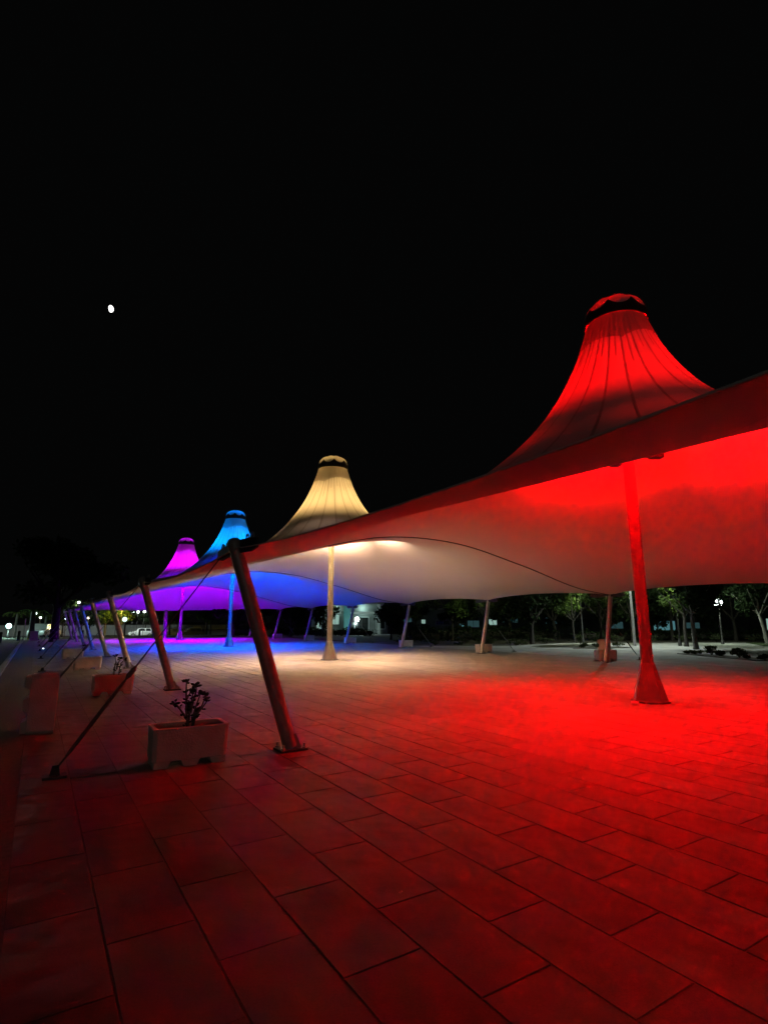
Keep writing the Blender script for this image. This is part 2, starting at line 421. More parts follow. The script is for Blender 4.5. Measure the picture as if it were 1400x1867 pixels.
def solve_bay(end=False):
    ths = [2*math.pi*i/NT for i in range(NT)]
    corners = [math.atan2(BAY/2, XF-XM), math.pi-math.atan2(BAY/2, XM-XN), math.pi+math.atan2(BAY/2, XM-XN), 2*math.pi-math.atan2(BAY/2, XF-XM)]
    for cth in corners:
        k = int(round(cth/(2*math.pi/NT))); ths[k % NT] = cth
    ths = np.array(ths)
    B = np.array([boundary(t, end) for t in ths])
    rb = np.hypot(B[:, 0], B[:, 1])
    u = np.linspace(0, 1, NR+1)
    # log spacing near the ring, opening to even spacing outwards
    V = np.zeros((NR+1, NT, 3))
    for j in range(NR+1):
        w = u[j]
        rr = RING_R*(rb/RING_R)**(w)
        rl = RING_R + (rb-RING_R)*w
        r = 0.72*rr + 0.28*rl
        V[j, :, 0] = np.cos(ths)*r; V[j, :, 1] = np.sin(ths)*r
    V[NR, :, 0] = B[:, 0]; V[NR, :, 1] = B[:, 1]
    idx = np.arange((NR+1)*NT).reshape(NR+1, NT)
    a = idx[:-1]; b = np.roll(idx, -1, 1)[:-1]; c = np.roll(idx, -1, 1)[1:]; d = idx[1:]
    tri = np.concatenate([np.stack([a, b, c], -1).reshape(-1, 3), np.stack([a, c, d], -1).reshape(-1, 3),
                          np.stack([a, b, d], -1).reshape(-1, 3), np.stack([b, c, d], -1).reshape(-1, 3)])
    P2 = V.reshape(-1, 3)[:, :2]
    I, J, Wt = [], [], []
    for k in range(3):
        p, q, o = tri[:, k], tri[:, (k+1) % 3], tri[:, (k+2) % 3]
        e1 = P2[p]-P2[o]; e2 = P2[q]-P2[o]
        cr = np.abs(e1[:, 0]*e2[:, 1]-e1[:, 1]*e2[:, 0]) + 1e-9
        ctr = (P2[p]+P2[q]+P2[o])/3
        w = 0.25*(e1*e2).sum(1)/cr*(1 + 0.022*ctr[:, 0]**2)      # cloth pretensioned harder across the row
        I += [p, q]; J += [q, p]; Wt += [w, w]
    I = np.concatenate(I); J = np.concatenate(J); Wt = np.concatenate(Wt)
    n = len(P2)
    diag = np.bincount(I, Wt, n)
    fixed = np.zeros(n, bool); fixed[idx[0]] = True; fixed[idx[NR]] = True
    z = np.full(n, 4.0); z[idx[0]] = RING_Z; z[idx[NR]] = B[:, 2]
    def A(x): return diag*x - np.bincount(I, Wt*x[J], n)
    free = ~fixed
    r = -A(z); r[fixed] = 0
    Mi = 1/np.maximum(diag, 1e-6); y_ = Mi*r; p_ = y_.copy(); rs = (r*y_).sum()
    for it in range(600):
        Ap = A(p_); Ap[fixed] = 0
        al = rs/(p_*Ap).sum(); z += al*p_; r -= al*Ap
        if np.abs(r).max() < 1e-7: break
        y_ = Mi*r; rn = (r*y_).sum(); p_ = y_ + rn/rs*p_; rs = rn
    V[:, :, 2] = z.reshape(NR+1, NT)
    # the cloth puffs between its seams, with short gathers under the ring
    g = np.arange(NT)*NG/NT + 0.5
    for j in range(1, NR):
        r0 = np.hypot(V[j, :, 0], V[j, :, 1])
        puff = np.abs(np.sin(np.pi*g))
        gath = np.abs(np.sin(2*np.pi*g))
        amp = 0.030*np.clip(r0/1.2, 0.5, 1.3)*np.exp(-(np.maximum(r0-1.0, 0)/1.3)**2)*min(1, j/2)
        k = 1 + (amp*(puff-0.6) + 0.014*np.exp(-((r0-RING_R)/0.30)**2)*(gath-0.6)*min(1, j/2))/r0
        V[j, :, 0] *= k; V[j, :, 1] *= k
    return V

def strip_along(V, it, w_of_r, j0, j1, lift):
    """a cloth strip lying on the membrane along one meridian; returns verts, faces"""
    vs = []; fs = []
    th = math.atan2(V[NR, it, 1], V[NR, it, 0])
    tx, ty = -math.sin(th), math.cos(th)
    for n_, j in enumerate(range(j0, j1+1)):
        p = V[j, it]; q = V[min(j+1, NR), it]; o = V[max(j-1, 0), it]
        d = q-o; d = d/np.linalg.norm(d)
        nn = np.cross(d, [tx, ty, 0]); nn = nn/np.linalg.norm(nn)
        if nn[2] < 0: nn = -nn
        w = w_of_r(math.hypot(p[0], p[1]))
        c = p + nn*lift
        vs += [(c[0]-tx*w, c[1]-ty*w, c[2]), (c[0]+tx*w, c[1]+ty*w, c[2])]
    m = len(vs)//2
    fs = [(2*i, 2*i+1, 2*i+3, 2*i+2) for i in range(m-1)]
    return vs, fs

def make_canopy(V, label, loc):
    root = thing('tent_canopy', loc, label, 'tent canopy', 'cone roofed tent canopies in one row')
    step = NT//NG
    for g in range(NG):
        cols = [(g*step + i - step//2) % NT for i in range(step+1)]
        vs = V[:, cols].reshape(-1, 3).tolist()
        k = step+1
        fs = [(j*k+i, (j+1)*k+i, (j+1)*k+i+1, j*k+i+1) for j in range(NR) for i in range(step)]
        me = bpy.data.meshes.new('fabric_panel'); me.from_pydata(vs, [], fs)
        me.polygons.foreach_set('use_smooth', [True]*len(fs)); me.materials.append(M['fabric'])
        link('fabric_panel', me, root)
        vs, fs = strip_along(V, cols[0], lambda r: 0.014 + 0.006*min(r, 4.0), 0, NR-1, 0.006)
        me = bpy.data.meshes.new('seam'); me.from_pydata(vs, [], fs); me.materials.append(M['seam']); link('seam', me, root)
        jm = 4 + (g % 3 == 0)
        vs, fs = strip_along(V, cols[step//2], lambda r: 0.014, 0, jm, 0.006)
        me = bpy.data.meshes.new('reinforcement'); me.from_pydata(vs, [], fs); me.materials.append(M['seam']); link('reinforcement', me, root)
    # doubled cloth under the collar
    vs = []; fs = []
    for j in range(3):
        for i in range(NT):
            p = V[j, i]; s_ = (math.hypot(p[0], p[1])+0.012)/math.hypot(p[0], p[1])
            vs.append((p[0]*s_, p[1]*s_, p[2]+0.004))
    for j in range(2):
        for i in range(NT):
            fs.append((j*NT+i, (j+1)*NT+i, (j+1)*NT+(i+1) % NT, j*NT+(i+1) % NT))
    me = bpy.data.meshes.new('ring_hem'); me.from_pydata(vs, [], fs); me.materials.append(M['seam']); me.polygons.foreach_set('use_smooth', [True]*len(fs))
    link('ring_hem', me, root)
    # dark collar with a scalloped upper edge that follows the eight lobes of the cap
    n = 96
    cv = []; cf = []
    for k in range(n):
        a = 2*math.pi*k/n
        arch = abs(math.cos(4*a))**1.6
        zt = RING_Z + 0.20 + 0.17*(1-abs(math.sin(4*a+math.pi/2)))**1.3
        def rad(z):
            t = max(0, (z-(RING_Z+0.16))/0.52); return 0.67*math.sqrt(max(0.0, 1-t*t)) + 0.006
        zs = [RING_Z-0.01, RING_Z+0.16, (RING_Z+0.16+zt)/2, zt]
        rs = [0.685, 0.682, rad(zs[2]), rad(zs[3])]
        for r_, z_ in zip(rs, zs): cv.append((r_*math.cos(a), r_*math.sin(a), z_))
    for k in range(n):
        l = (k+1) % n
        for j in range(3): cf.append((k*4+j, l*4+j, l*4+j+1, k*4+j+1))
    me = bpy.data.meshes.new('collar'); me.from_pydata(cv, [], cf); me.polygons.foreach_set('use_smooth', [True]*len(cf)); me.materials.append(M['collar'])
    link('collar', me, root)
    # cap: eight puffed cloth lobes
    for lobe in range(8):
        vs = []; fs = []
        na, nz = 10, 8
        for i in range(na+1):
            a = 2*math.pi*(lobe + i/na)/8 + math.pi/8
            puff = math.sin(math.pi*i/na)
            for j in range(nz+1):
                t = j/nz
                r_ = 0.67*math.cos(t*math.pi/2)*(1 + 0.035*puff*math.sin(math.pi*t)) + 0.001
                z_ = RING_Z + 0.16 + 0.50*math.sin(t*math.pi/2)*(1 + 0.05*puff*math.sin(math.pi*t)) - 0.05*t*t
                vs.append((r_*math.cos(a), r_*math.sin(a), z_))
        k = nz+1
        fs = [(i*k+j, (i+1)*k+j, (i+1)*k+j+1, i*k+j+1) for i in range(na) for j in range(nz)]
        me = bpy.data.meshes.new('cap_panel'); me.from_pydata(vs, [], fs); me.polygons.foreach_set('use_smooth', [True]*len(fs)); me.materials.append(M['capfab'])
        link('cap_panel', me, root)
    # steel ring that carries the cloth, edge cables in their cuffs, and the valley cables
    MB().torus((0, 0, RING_Z+0.03), RING_R-0.02, 0.03, 'z', 36, 6).build('support_ring', M['darksteel'], root)
    e = [i for i in range(NT) if V[NR, i, 0] < -(XM-XN)+0.12]
    e.sort(key=lambda i: V[NR, i, 1])
    MB().tube([V[NR, i] + np.array([0, 0, 0.0]) for i in e], 0.008, 6).build('edge_cable', M['fabric'], root)
    e = [i for i in range(NT) if V[NR, i, 0] > (XF-XM)-0.4]
    e.sort(key=lambda i: V[NR, i, 1])
    MB().tube([V[NR, i] for i in e], 0.010, 6).build('edge_cable', M['fabric'], root)
    e = [i for i in range(NT) if V[NR, i, 1] > BAY/2-0.4 and abs(V[NR, i, 0]) < 9.3]
    e.sort(key=lambda i: V[NR, i, 0])
    MB().tube([V[NR, i] - np.array([0, 0, 0.015]) for i in e], 0.016, 6).build('valley_cable', M['cable'], root)
    return root

V_mid = solve_bay(False); V_end = solve_bay(True)
BAYS = [  # mast position along the row, light colours and power factors
    dict(y=Y0, n='red', up=(1.0, 0.0, 0.0012), dn=(1.0, 0.0, 0.0006), ku=1.0, ks=1.25, kd=1.05),
    dict(y=Y0+BAY, n='warm white', up=(1.0, 0.60, 0.20), dn=(1.0, 0.62, 0.42), ku=1.1, ks=1.0, kd=1.12),
    dict(y=Y0+2*BAY, n='blue', up=(0.0, 0.24, 1.0), dn=(0.0, 0.03, 1.0), ku=2.0, ks=3.4, kd=4.4),
    dict(y=Y0+3*BAY, n='magenta', up=(0.62, 0.0, 1.0), dn=(0.20, 0.0, 1.0), ku=1.9, ks=4.4, kd=4.2),
]
c_labels = ['large white tent canopy lit red, nearest cone with dark collar',
            'white tent canopy glowing warm yellow, second cone beyond the red one',
            'white tent canopy lit bright blue, third cone along the row',
            'smallest white tent canopy lit magenta and violet, at the far end']
first = make_canopy(V_mid, c_labels[0], (XM, BAYS[0]['y'], 0))
for i in (1, 2):
    c = copy_tree(first); c.location = (XM, BAYS[i]['y'], 0); c['label'] = c_labels[i]
make_canopy(V_end, c_labels[3], (XM, BAYS[3]['y'], 0))

# ------------------------------------------------------------------ main masts
def make_mast(label, loc):
    r = thing('main_mast', loc, label, 'mast', 'tall masts under the cones')
    MB().lathe([(0.118, 0.60), (0.118, 8.30), (0.0001, 8.31)], 20).build('pole', M['mast'], r)
    o = MB().lathe([(0.345, 0.03), (0.325, 0.05), (0.142, 0.74), (0.119, 0.78)], 8, smooth=False).build('base_shroud', M['mast'], r)
    bevel(MB().lathe([(0.0001, 0.0), (0.37, 0.0), (0.37, 0.03), (0.0001, 0.031)], 8, smooth=False).build('base_plate', M['darksteel'], r), 0.004, 1)
    for k in range(6):
        a = math.pi*2*k/6
        MB().tube([(0.11*math.cos(a), 0.11*math.sin(a), 7.7), (0.64*math.cos(a), 0.64*math.sin(a), 8.38)], 0.022, 6).build('ring_arm', M['darksteel'], r)
    MB().lathe([(0.119, 5.18), (0.15, 5.19), (0.15, 5.31), (0.119, 5.32)], 20).build('clamp_band', M['darksteel'], r)
    return r

mast_labels = ['tall mast washed red, standing on the plaza with flared base',
               'pale mast lit warm cream under the yellow cone',
               'mast lit bright blue under the blue cone',
               'thin violet mast farthest along the row under the magenta cone']
m0 = make_mast(mast_labels[0], (XM, BAYS[0]['y'], 0))
for i in (1, 2, 3):
    c = copy_tree(m0); c.location = (XM, BAYS[i]['y'], 0); c['label'] = mast_labels[i]

# floodlights clamped to the masts: two throw light up into the cone, two down on the paving
def make_flood(up):
    r = thing('floodlight', (0, 0, 0), 'x', 'floodlight', 'floodlights clamped to the tall masts')
    s = 1 if up else -1
    MB().box((0, 0, 0), (0.26, 0.20, 0.10)).build('housing', M['housing'], r)
    rim = MB()
    for dx, dy, w, d in ((0.122, 0, 0.016, 0.2), (-0.122, 0, 0.016, 0.2), (0, 0.092, 0.228, 0.016), (0, -0.092, 0.228, 0.016)):
        rim.box((dx, dy, s*0.09), (w, d, 0.08))
    rim.build('visor', M['housing'], r)
    MB().box((0, 0, s*0.055), (0.22, 0.16, 0.008)).build('lens', M['glassdark'], r)
    MB().box((-0.30, 0, -s*0.03), (0.36, 0.04, 0.03)).build('bracket', M['darksteel'], r)
    return r
f_up = make_flood(True)
floods = []
dirs = [('path side', -32), ('road side', 148), ('camera side', 238), ('rear side', 58)]
for bi, b in enumerate(BAYS):
    for side, a in dirs:
        a = math.radians(a)
        o = f_up if not floods else copy_tree(f_up)
        o.location = (XM+0.62*math.cos(a), b['y']+0.62*math.sin(a), 5.20); o.rotation_euler = (0, 0, a)
        o['label'] = 'black floodlight on the %s of the %s lit mast, up inside its cone' % (side, b['n'])
        floods.append((o, b))
def beam(o, col, e, size, blend, z, tilt, turn=0.0, flat=1.0):
    """one beam of a floodlight: tilt is measured from straight down, outwards"""
    ld = bpy.data.lights.new('flood_beam', 'SPOT'); ld.color = col; ld.energy = e
    ld.spot_size = R(size); ld.spot_blend = blend; ld.shadow_soft_size = 0.12
    lo = bpy.data.objects.new('flood_beam', ld); C.objects.link(lo); lo.parent = o
    lo.location = (0.17 if 60 < tilt < 140 else 0, 0.05*turn/22.5, z); lo.rotation_euler = (0, -R(tilt), R(turn)); lo.scale = (flat, 1, 1)
for o, b in floods:
    beam(o, b['up'], P_UP*b['ku']/4, 158, 1.0, 0.15, 180)        # up into the cone
    beam(o, b['dn'], P_SIDE*b['ks']/8, 136, 1.0, 0.0, 95, 0, 0.20)   # a flat fan outwards under the cloth
    beam(o, b['dn'], P_DOWN*b['kd']/4, 132, 0.85, -0.10, 23, 0, 0.315)       # down on the paving

# ------------------------------------------------------------------ leaning edge masts with plates, cables and anchors
def make_edge_mast(side, label):
    """side -1: near edge (leans towards -x); +1: far edge"""
    r = thing('edge_mast', (0, 0, 0), label, 'leaning mast', 'leaning steel masts along the canopy edges')
    dx, zt = ((-0.86, 2.56) if side < 0 else (0.62, 2.70))
    base = Vector((0, 0, 0.02)); top = Vector((dx, 0, zt)); d = (top-base).normalized()
    MB().tube([base + d*0.02, base + d*0.3, top - d*0.1, top + d*0.04, top + d*0.085, top + d*0.10], [0.092, 0.092, 0.088, 0.088, 0.065, 0.02], 18).build('pole', M['edgemast'], r)
    bevel(MB().box((0.0, 0, 0.0125), (0.36, 0.28, 0.025)).build('base_plate', M['darksteel'], r), 0.004, 1)
    for q in (-1, 1):
        MB().prism([(0.05, 0.025), (0.125, 0.025), (0.04, 0.20), (-0.02, 0.20)], 1, q*0.06-0.006, q*0.06+0.006).build('gusset', M['edgemast'], r)
    for bx in (-0.14, 0.14):
        for by in (-0.105, 0.105):
            b_ = MB(); b_.lathe([(0.026, 0.0), (0.026, 0.02), (0.014, 0.021), (0.014, 0.06), (0.0001, 0.061)], 6, (bx, by, 0.025), False); b_.build('bolt', M['edgemast'], r)
    # clamp plate along the membrane edge, slightly bowed, rounded ends
    cp = MB(); px = dx + (0.06 if side < 0 else -0.06)
    L = 0.82
    poly = []
    for i in range(9):
        t = -1 + 2*i/8; poly.append((t*L, 0.10 - 0.05*t*t))
    for i in range(9):
        t = 1 - 2*i/8; poly.append((t*L, -0.07 - 0.05*t*t + (0.05 if abs(t) == 1 else 0)))
    cp.prism([(y+0.12, zt-0.03+z) for y, z in poly], 0, px-0.018, px+0.018)
    bevel(cp.build('corner_plate', M['darksteel'], r), 0.006, 1)
    for yy in (-0.50, -0.32, 0.52, 0.74):
        MB().torus((px, yy, zt+0.085-0.03), 0.05, 0.012, 'x', 12, 5).build('shackle', M['edgemast'], r)
    MB().tube([(dx, -0.12, zt-0.05), (dx, 0.12, zt-0.05)], 0.025, 8).build('pin', M['edgemast'], r)
    # guy cable from the plate end down to its ground anchor
    a = Vector((px - (-side)*0.0, 0.80 if side < 0 else 0.80, zt-0.06)); e = Vector((side*2.58 if side < 0 else 2.4, 0.13, 0.07))
    def on(t): return a + (e-a)*t
    MB().tube([on(0), on(0.5), on(0.985)], 0.009, 6).build('guy_cable', M['cable'], r)
    MB().tube([on(0.585), on(0.60), on(0.63), on(0.645)], [0.010, 0.030, 0.030, 0.010], 8).build('turnbuckle', M['cable'], r)
    MB().tube([on(0.645), on(0.66), on(0.80), on(0.93), on(0.95)], [0.010, 0.017, 0.023, 0.019, 0.010], 8).build('cable_sleeve', M['cable'], r)
    g = MB(); g.box((e.x, e.y, 0.012), (0.22, 0.16, 0.024)); g.prism([(-0.05+e.x, 0.02), (0.05+e.x, 0.02), (0.03+e.x, 0.12), (-0.03+e.x, 0.12)], 1, e.y-0.01, e.y+0.01)
    g.build('ground_anchor', M['darksteel'], r)
    return r

near_labels = {-1: 'leaning mast at the near corner before the red bay, off the right of the photo',
    0: 'largest leaning steel mast in front, its dark clamp plate below the blue cone',
    1: 'dark red leaning mast, second along the near edge, behind the small planter plant',
    2: 'grey olive leaning mast, third along the near edge, in front of the yellow foliage',
    3: 'dim grey leaning mast, fourth along the near edge, before the violet paving',
    4: 'thin leaning mast lit blue, fifth along the near edge',
    5: 'thin leaning mast, sixth along the near edge beyond the blue one',
    6: 'thin leaning mast, seventh along the near edge',
    7: 'faint leaning mast at the far end of the near edge'}
far_labels = {0: 'leaning mast on the far edge straight behind the red mast, off the photo',
    -1: 'leaning mast at the far corner before the red bay, off the photo',
    1: 'leaning mast in front of the planter standing on end, far edge',
    2: 'pale leaning mast on the far edge right beside a pale planter, leaves lit above it',
    3: 'grey leaning mast on the far edge, beyond and right of the cream mast',
    4: 'leaning mast lit blue, far edge before the lit building',
    5: 'thin pale blue leaning mast on the far edge beside the foremost leaning mast top',
    6: 'thin violet leaning mast, sixth along the far edge',
    7: 'dim violet leaning mast at the far corner of the row'}
em_n = em_f = None
for k in range(-1, 8):
    y = Y0 + 7.25*k
    if em_n is None: em_n = make_edge_mast(-1, ''); o = em_n
    else: o = copy_tree(em_n)
    o.location = (2.91, y, 0); o['label'] = near_labels[k]
    if em_f is None: em_f = make_edge_mast(1, ''); o = em_f
    else: o = copy_tree(em_f)
    o.location = (19.3, y, 0); o['label'] = far_labels[k]
# the stout post that props the end edge
r = thing('end_post', (10.75, 57.15, 0), 'stout violet post propping the far end edge of the canopy', 'post')
MB().tube([(0, 0, 0), (0, 0.18, 1.3), (0, 0.38, 2.72)], [0.19, 0.185, 0.18], 16).build('pole', M['mast'], r)
MB().box((0, 0, 0.015), (0.6, 0.5, 0.03)).build('base_plate', M['darksteel'], r)

# ------------------------------------------------------------------ concrete planters
def planter_mesh():
    """open concrete trough: chamfered corners, forklift slots, hollow top"""
    L_, D_, H_, ch, t = 0.84, 0.46, 0.42, 0.045, 0.055
    def oct_(l, d, c): return [(-l/2+c, -d/2), (l/2-c, -d/2), (l/2, -d/2+c), (l/2, d/2-c), (l/2-c, d/2), (-l/2+c, d/2), (-l/2, d/2-c), (-l/2, -d/2+c)]
    mb = MB()
    rings = [(oct_(L_-0.02, D_-0.02, ch), 0.07), (oct_(L_, D_, ch), H_), (oct_(L_-2*t, D_-2*t, 0.02), H_), (oct_(L_-2*t-0.03, D_-2*t-0.03, 0.02), H_-0.16)]
    vs = [(x, y, z) for rg, z in rings for x, y in rg]
    fs = []
    for i in range(3):
        for k in range(8):
            l = (k+1) % 8; fs.append((i*8+k, i*8+l, (i+1)*8+l, (i+1)*8+k))
    fs.append(tuple(range(8))[::-1])
    mb.add(vs, fs)
    return mb
def planter_foot(x0, x1, z1=0.0705, z0=0.0, s=0.035):
    l, d = x1-x0, 0.44
    mb = MB(); mb.prism([(x0, z0), (x1, z0), (x1+(s if x1 < 0.3 else 0), z1), (x0-(s if x0 > -0.3 else 0), z1)], 1, -0.205, 0.205); return mb
def make_planter(label):
    r = thing('planter', (0, 0, 0), label, 'planter', 'low concrete planters')
    bevel(planter_mesh().build('trough', M['concrete'], r), 0.006, 1)
    for x0, x1 in ((-0.39, -0.245), (-0.07, 0.07), (0.245, 0.39)): planter_foot(x0, x1).build('foot', M['concrete'], r)
    MB().box((0, 0, 0.30), (0.70, 0.33, 0.06)).build('soil_fill', M['potsoil'], r)
    return r
pl = make_planter('concrete planter with a bare knobbly plant, nearest on the paving')
pl.location = (1.65, 6.93, 0); pl.rotation_euler = (0, 0, R(-1.5))
spec = [((1.60, 14.05, 0), -2, 'red lit concrete planter with two thin stems, second from the front'),
        ((1.60, 21.35, 0), 1, 'orange brown lit concrete planter, third along the near edge'),
        ((1.50, 28.25, 0), 2, 'small dim tan concrete planter behind the orange brown one'),
        ((1.50, 42.75, 0), 0, 'small concrete planter lit blue, near the dark tree trunk'),
        ((20.05, 22.0, 0), -3, 'pale concrete planter beside the far leaning mast with leaves above'),
        ((20.0, 29.15, 0), 0, 'pale bluish concrete planter right of a grey leaning mast'),
        ((19.95, 36.4, 0), 0, 'blue white concrete planter beside the cream mast foot'),
        ((19.9, 43.6, 0), 0, 'small concrete planter lit blue on the far edge'),
        ((19.9, 50.9, 0), 0, 'small violet concrete planter far down the far edge'),
        ((20.45, 14.95, 0), -22, 'concrete planter lit salmon and white, below the one standing on end')]
for loc, rz, lab in spec:
    c = copy_tree(pl); c.location = loc; c.rotation_euler = (0, 0, R(rz)); c['label'] = lab
# two stand on end
for loc, rot, lab in (((-0.03, 9.85, 0.42), (0, R(90), R(-3)), 'concrete planter standing on its end beside the guy cable, dark red'),
                      ((21.15, 15.75, 0.42), (0, R(90), R(-72)), 'empty concrete planter standing on end behind the salmon planter')):
    c = copy_tree(pl, keep=lambda ch: not ch.name.startswith('soil')); c.location = loc; c.rotation_euler = rot; c['label'] = lab

# plants in the planters
def knobbly_plant(loc, label, stems, seed, h=0.5):
    rn = random.Random(seed)
    r = thing('potted_plant', loc, label, 'plant', 'bare plants in the planters')
    for s_ in stems:
        pts = [Vector(p) for p in s_]
        n = len(pts)
        MB().tube(pts, [0.015 - 0.010*i/(n-1) for i in range(n)], 7).build('stem', M['stem'], r)
        lf = MB()
        for i in range(1, n):
            for q in range(4 if i < n-1 else 9):
                t = rn.random()**0.5
                p = pts[i-1].lerp(pts[i], t if i < n-1 else 0.82+0.18*t)
                a = rn.random()*6.28; el = rn.uniform(-0.3, 1.0)
                d = Vector((math.cos(a)*math.cos(el), math.sin(a)*math.cos(el), math.sin(el)))
                l = rn.uniform(0.035, 0.07); w = l*0.40
                sd = d.cross(Vector((0, 0, 1))).normalized()*w; up = sd.cross(d).normalized()*w*0.35
                a0 = p + d*0.008
                lf.add([a0, a0+d*l*0.5+sd+up, a0+d*l, a0+d*l*0.5-sd+up, a0+d*l*0.55-up*2], [(0, 1, 2, 3), (0, 4, 1), (1, 4, 2), (2, 4, 3), (3, 4, 0)])
        tag(lf.build('leaf_cluster', M['stemleaf'], r), kind='stuff')
    return r
knobbly_plant((1.66, 6.93, 0.325), 'bare knobbly plant with dark leaf knots in the nearest planter',
    [[(-0.03, 0, 0), (-0.035, 0, 0.16), (-0.06, 0, 0.26), (-0.055, 0, 0.36), (-0.02, 0, 0.45)],
     [(-0.03, 0, 0.0), (-0.01, 0.01, 0.18), (0.0, 0.02, 0.3), (0.01, 0.0, 0.42), (0.03, -0.01, 0.50)],
     [(0.03, 0.02, 0), (0.045, 0.02, 0.2), (0.07, 0.02, 0.31), (0.10, 0.0, 0.42)],
     [(0.03, 0.0, 0.0), (0.05, -0.02, 0.19), (0.12, -0.03, 0.29), (0.16, -0.02, 0.41)],
     [(0.04, 0.0, 0.12), (0.08, 0.0, 0.20), (0.14, 0.02, 0.26), (0.20, 0.03, 0.34)],
     [(-0.035, 0, 0.14), (-0.09, 0, 0.22), (-0.15, 0, 0.30), (-0.19, 0.0, 0.34)],
     [(-0.02, 0, 0.2), (-0.05, 0.03, 0.34), (-0.065, 0.02, 0.47), (-0.07, 0.01, 0.57)],
     [(0.0, 0, 0.22), (0.03, 0.04, 0.34), (0.055, 0.03, 0.44), (0.05, 0.02, 0.52)]], 3)
knobbly_plant((1.66, 14.05, 0.325), 'two stiff dark stems with small leaves in the red lit planter',
    [[(-0.04, 0, 0), (-0.05, 0, 0.22), (-0.03, 0, 0.36), (-0.06, 0, 0.52)], [(0.05, 0, 0), (0.06, 0, 0.20), (0.08, 0, 0.34), (0.16, 0, 0.42)], [(0.0, 0, 0.2), (0.02, 0, 0.34), (0.06, 0, 0.44)]], 5)
knobbly_plant((1.85, 28.25, 0.325), 'short dark plant in the small tan planter',
    [[(0, 0, 0), (0.02, 0, 0.1), (0.05, 0, 0.2)], [(0.1, 0, 0), (0.12, 0, 0.12), (0.1, 0, 0.22)]], 6)

# small scraps on the paving
for loc, rz, s, m_, lab in (((2.02, 3.02, 0.006), 0.4, 0.014, 'litter', 'tiny pale paper scrap on the dark paving'),
                            ((4.05, 2.72, 0.008), 1.2, 0.028, 'dryleaf', 'dry curled leaf lying on the paving near the front'),
                            ((8.4, 21.4, 0.01), 0.3, 0.04, 'dryleaf', 'small dark leaf left of the cream mast base')):
    mb = MB(); mb.add([(-s, -s*0.5, 0), (0, -s*0.62, s*0.3), (s, -s*0.3, 0.002), (s*1.1, s*0.35, s*0.4), (0, s*0.5, s*0.1), (-s*0.9, s*0.4, s*0.35)], [(0, 1, 4, 5), (1, 2, 3, 4)])
    mb.add([(-s, -s*0.5, -0.002), (0, -s*0.62, s*0.3-0.002), (s, -s*0.3, 0), (s*1.1, s*0.35, s*0.4-0.002), (0, s*0.5, s*0.1-0.002), (-s*0.9, s*0.4, s*0.35-0.002)], [(5, 4, 1, 0), (4, 3, 2, 1)])
    o = mb.build('litter_scrap', M[m_]); o.location = loc; o.rotation_euler = (0, 0, rz); tag(o, lab, 'litter')
o = bevel(MB().box((0, 0, 0.012), (0.34, 0.14, 0.024)).build('pale_plate', M['wall']), 0.004, 1)
o.location = (10.25, 6.90, 0.004); o.rotation_euler = (0, 0, R(35)); tag(o, 'small pale plate on the paving at the foot of the red mast', 'plate')

# ------------------------------------------------------------------ street lamps and other lights
def lamp_light(parent, z, col, e, r=0.15, dx=0):
    ld = bpy.data.lights.new('lamp_light', 'POINT'); ld.color = col; ld.energy = e; ld.shadow_soft_size = r
    lo = bpy.data.objects.new('lamp_light', ld); C.objects.link(lo); lo.parent = parent; lo.location = (dx, 0, z)

def globe_lamp(loc, h, label, m='globe', e=0, col=(0.86, 1.0, 0.92), gr=0.2, group='globe street lamps'):
    r = thing('street_lamp', loc, label, 'street lamp', group)
    MB().lathe([(0.11, 0), (0.11, 0.3), (0.05, 0.45), (0.04, h-gr)], 8).build('pole', M['darksteel'], r)
    MB().lathe([(0.10, h-gr-0.02), (0.12, h-gr+0.04), (0.02, h-gr+0.05)], 10).build('collar', M['darksteel'], r)
    MB().sphere((0, 0, h), gr, 12, 8).build('lamp_globe', M[m], r)
    if e: lamp_light(r, h-gr-0.25, col, e)
    return r
def arm_lamp(loc, h, label, rz, e, col=(0.86, 1.0, 0.93), group='tall street lamps', spread=140):
    r = thing('street_lamp', loc, label, 'street lamp', group, rz)
    MB().tube([(0, 0, 0), (0, 0, h*0.5), (0, 0, h-0.3), (0.12, 0, h-0.05), (0.9, 0, h+0.08)], [0.10, 0.075, 0.055, 0.05, 0.04], 10).build('pole', M['edgemast'], r)
    MB().box((1.15, 0, h+0.08), (0.6, 0.24, 0.10)).build('lamp_head', M['darksteel'], r)
    MB().box((1.15, 0, h+0.02), (0.5, 0.18, 0.02)).build('lens', M['globe'], r)
    ld = bpy.data.lights.new('lamp_light', 'SPOT'); ld.color = col; ld.energy = e; ld.spot_size = R(spread); ld.spot_blend = 0.7; ld.shadow_soft_size = 0.12
    lo = bpy.data.objects.new('lamp_light', ld); C.objects.link(lo); lo.parent = r; lo.location = (1.15, 0, h-0.03)
    if spread > 170: lo.rotation_euler = (0, -R(80), 0)
    return r
arm_lamp((-16.0, -38.0, -0.1), 5.2, 'unseen street lamp added behind the viewpoint for the grey light on the planter fronts', R(60), 1300, (1.0, 0.93, 0.82), spread=175)  # out-of-view lamp, added to grey the planter fronts
arm_lamp((34.4, 22.8, 0), 7.5, 'thin grey lamp post standing left of the red mast, head hidden by the canopy', R(215), 3300, spread=158)
globe_lamp((42.2, 21.0, -0.1), 3.05, 'bright greenish lamp among the dark trees at the right', e=300, gr=0.30, col=(0.8, 1.0, 0.75))
globe_lamp((31.9, 56.6, -0.1), 1.95, 'bright white lamp before the lit building porch', e=220, gr=0.28, col=(0.7, 1.0, 0.95))
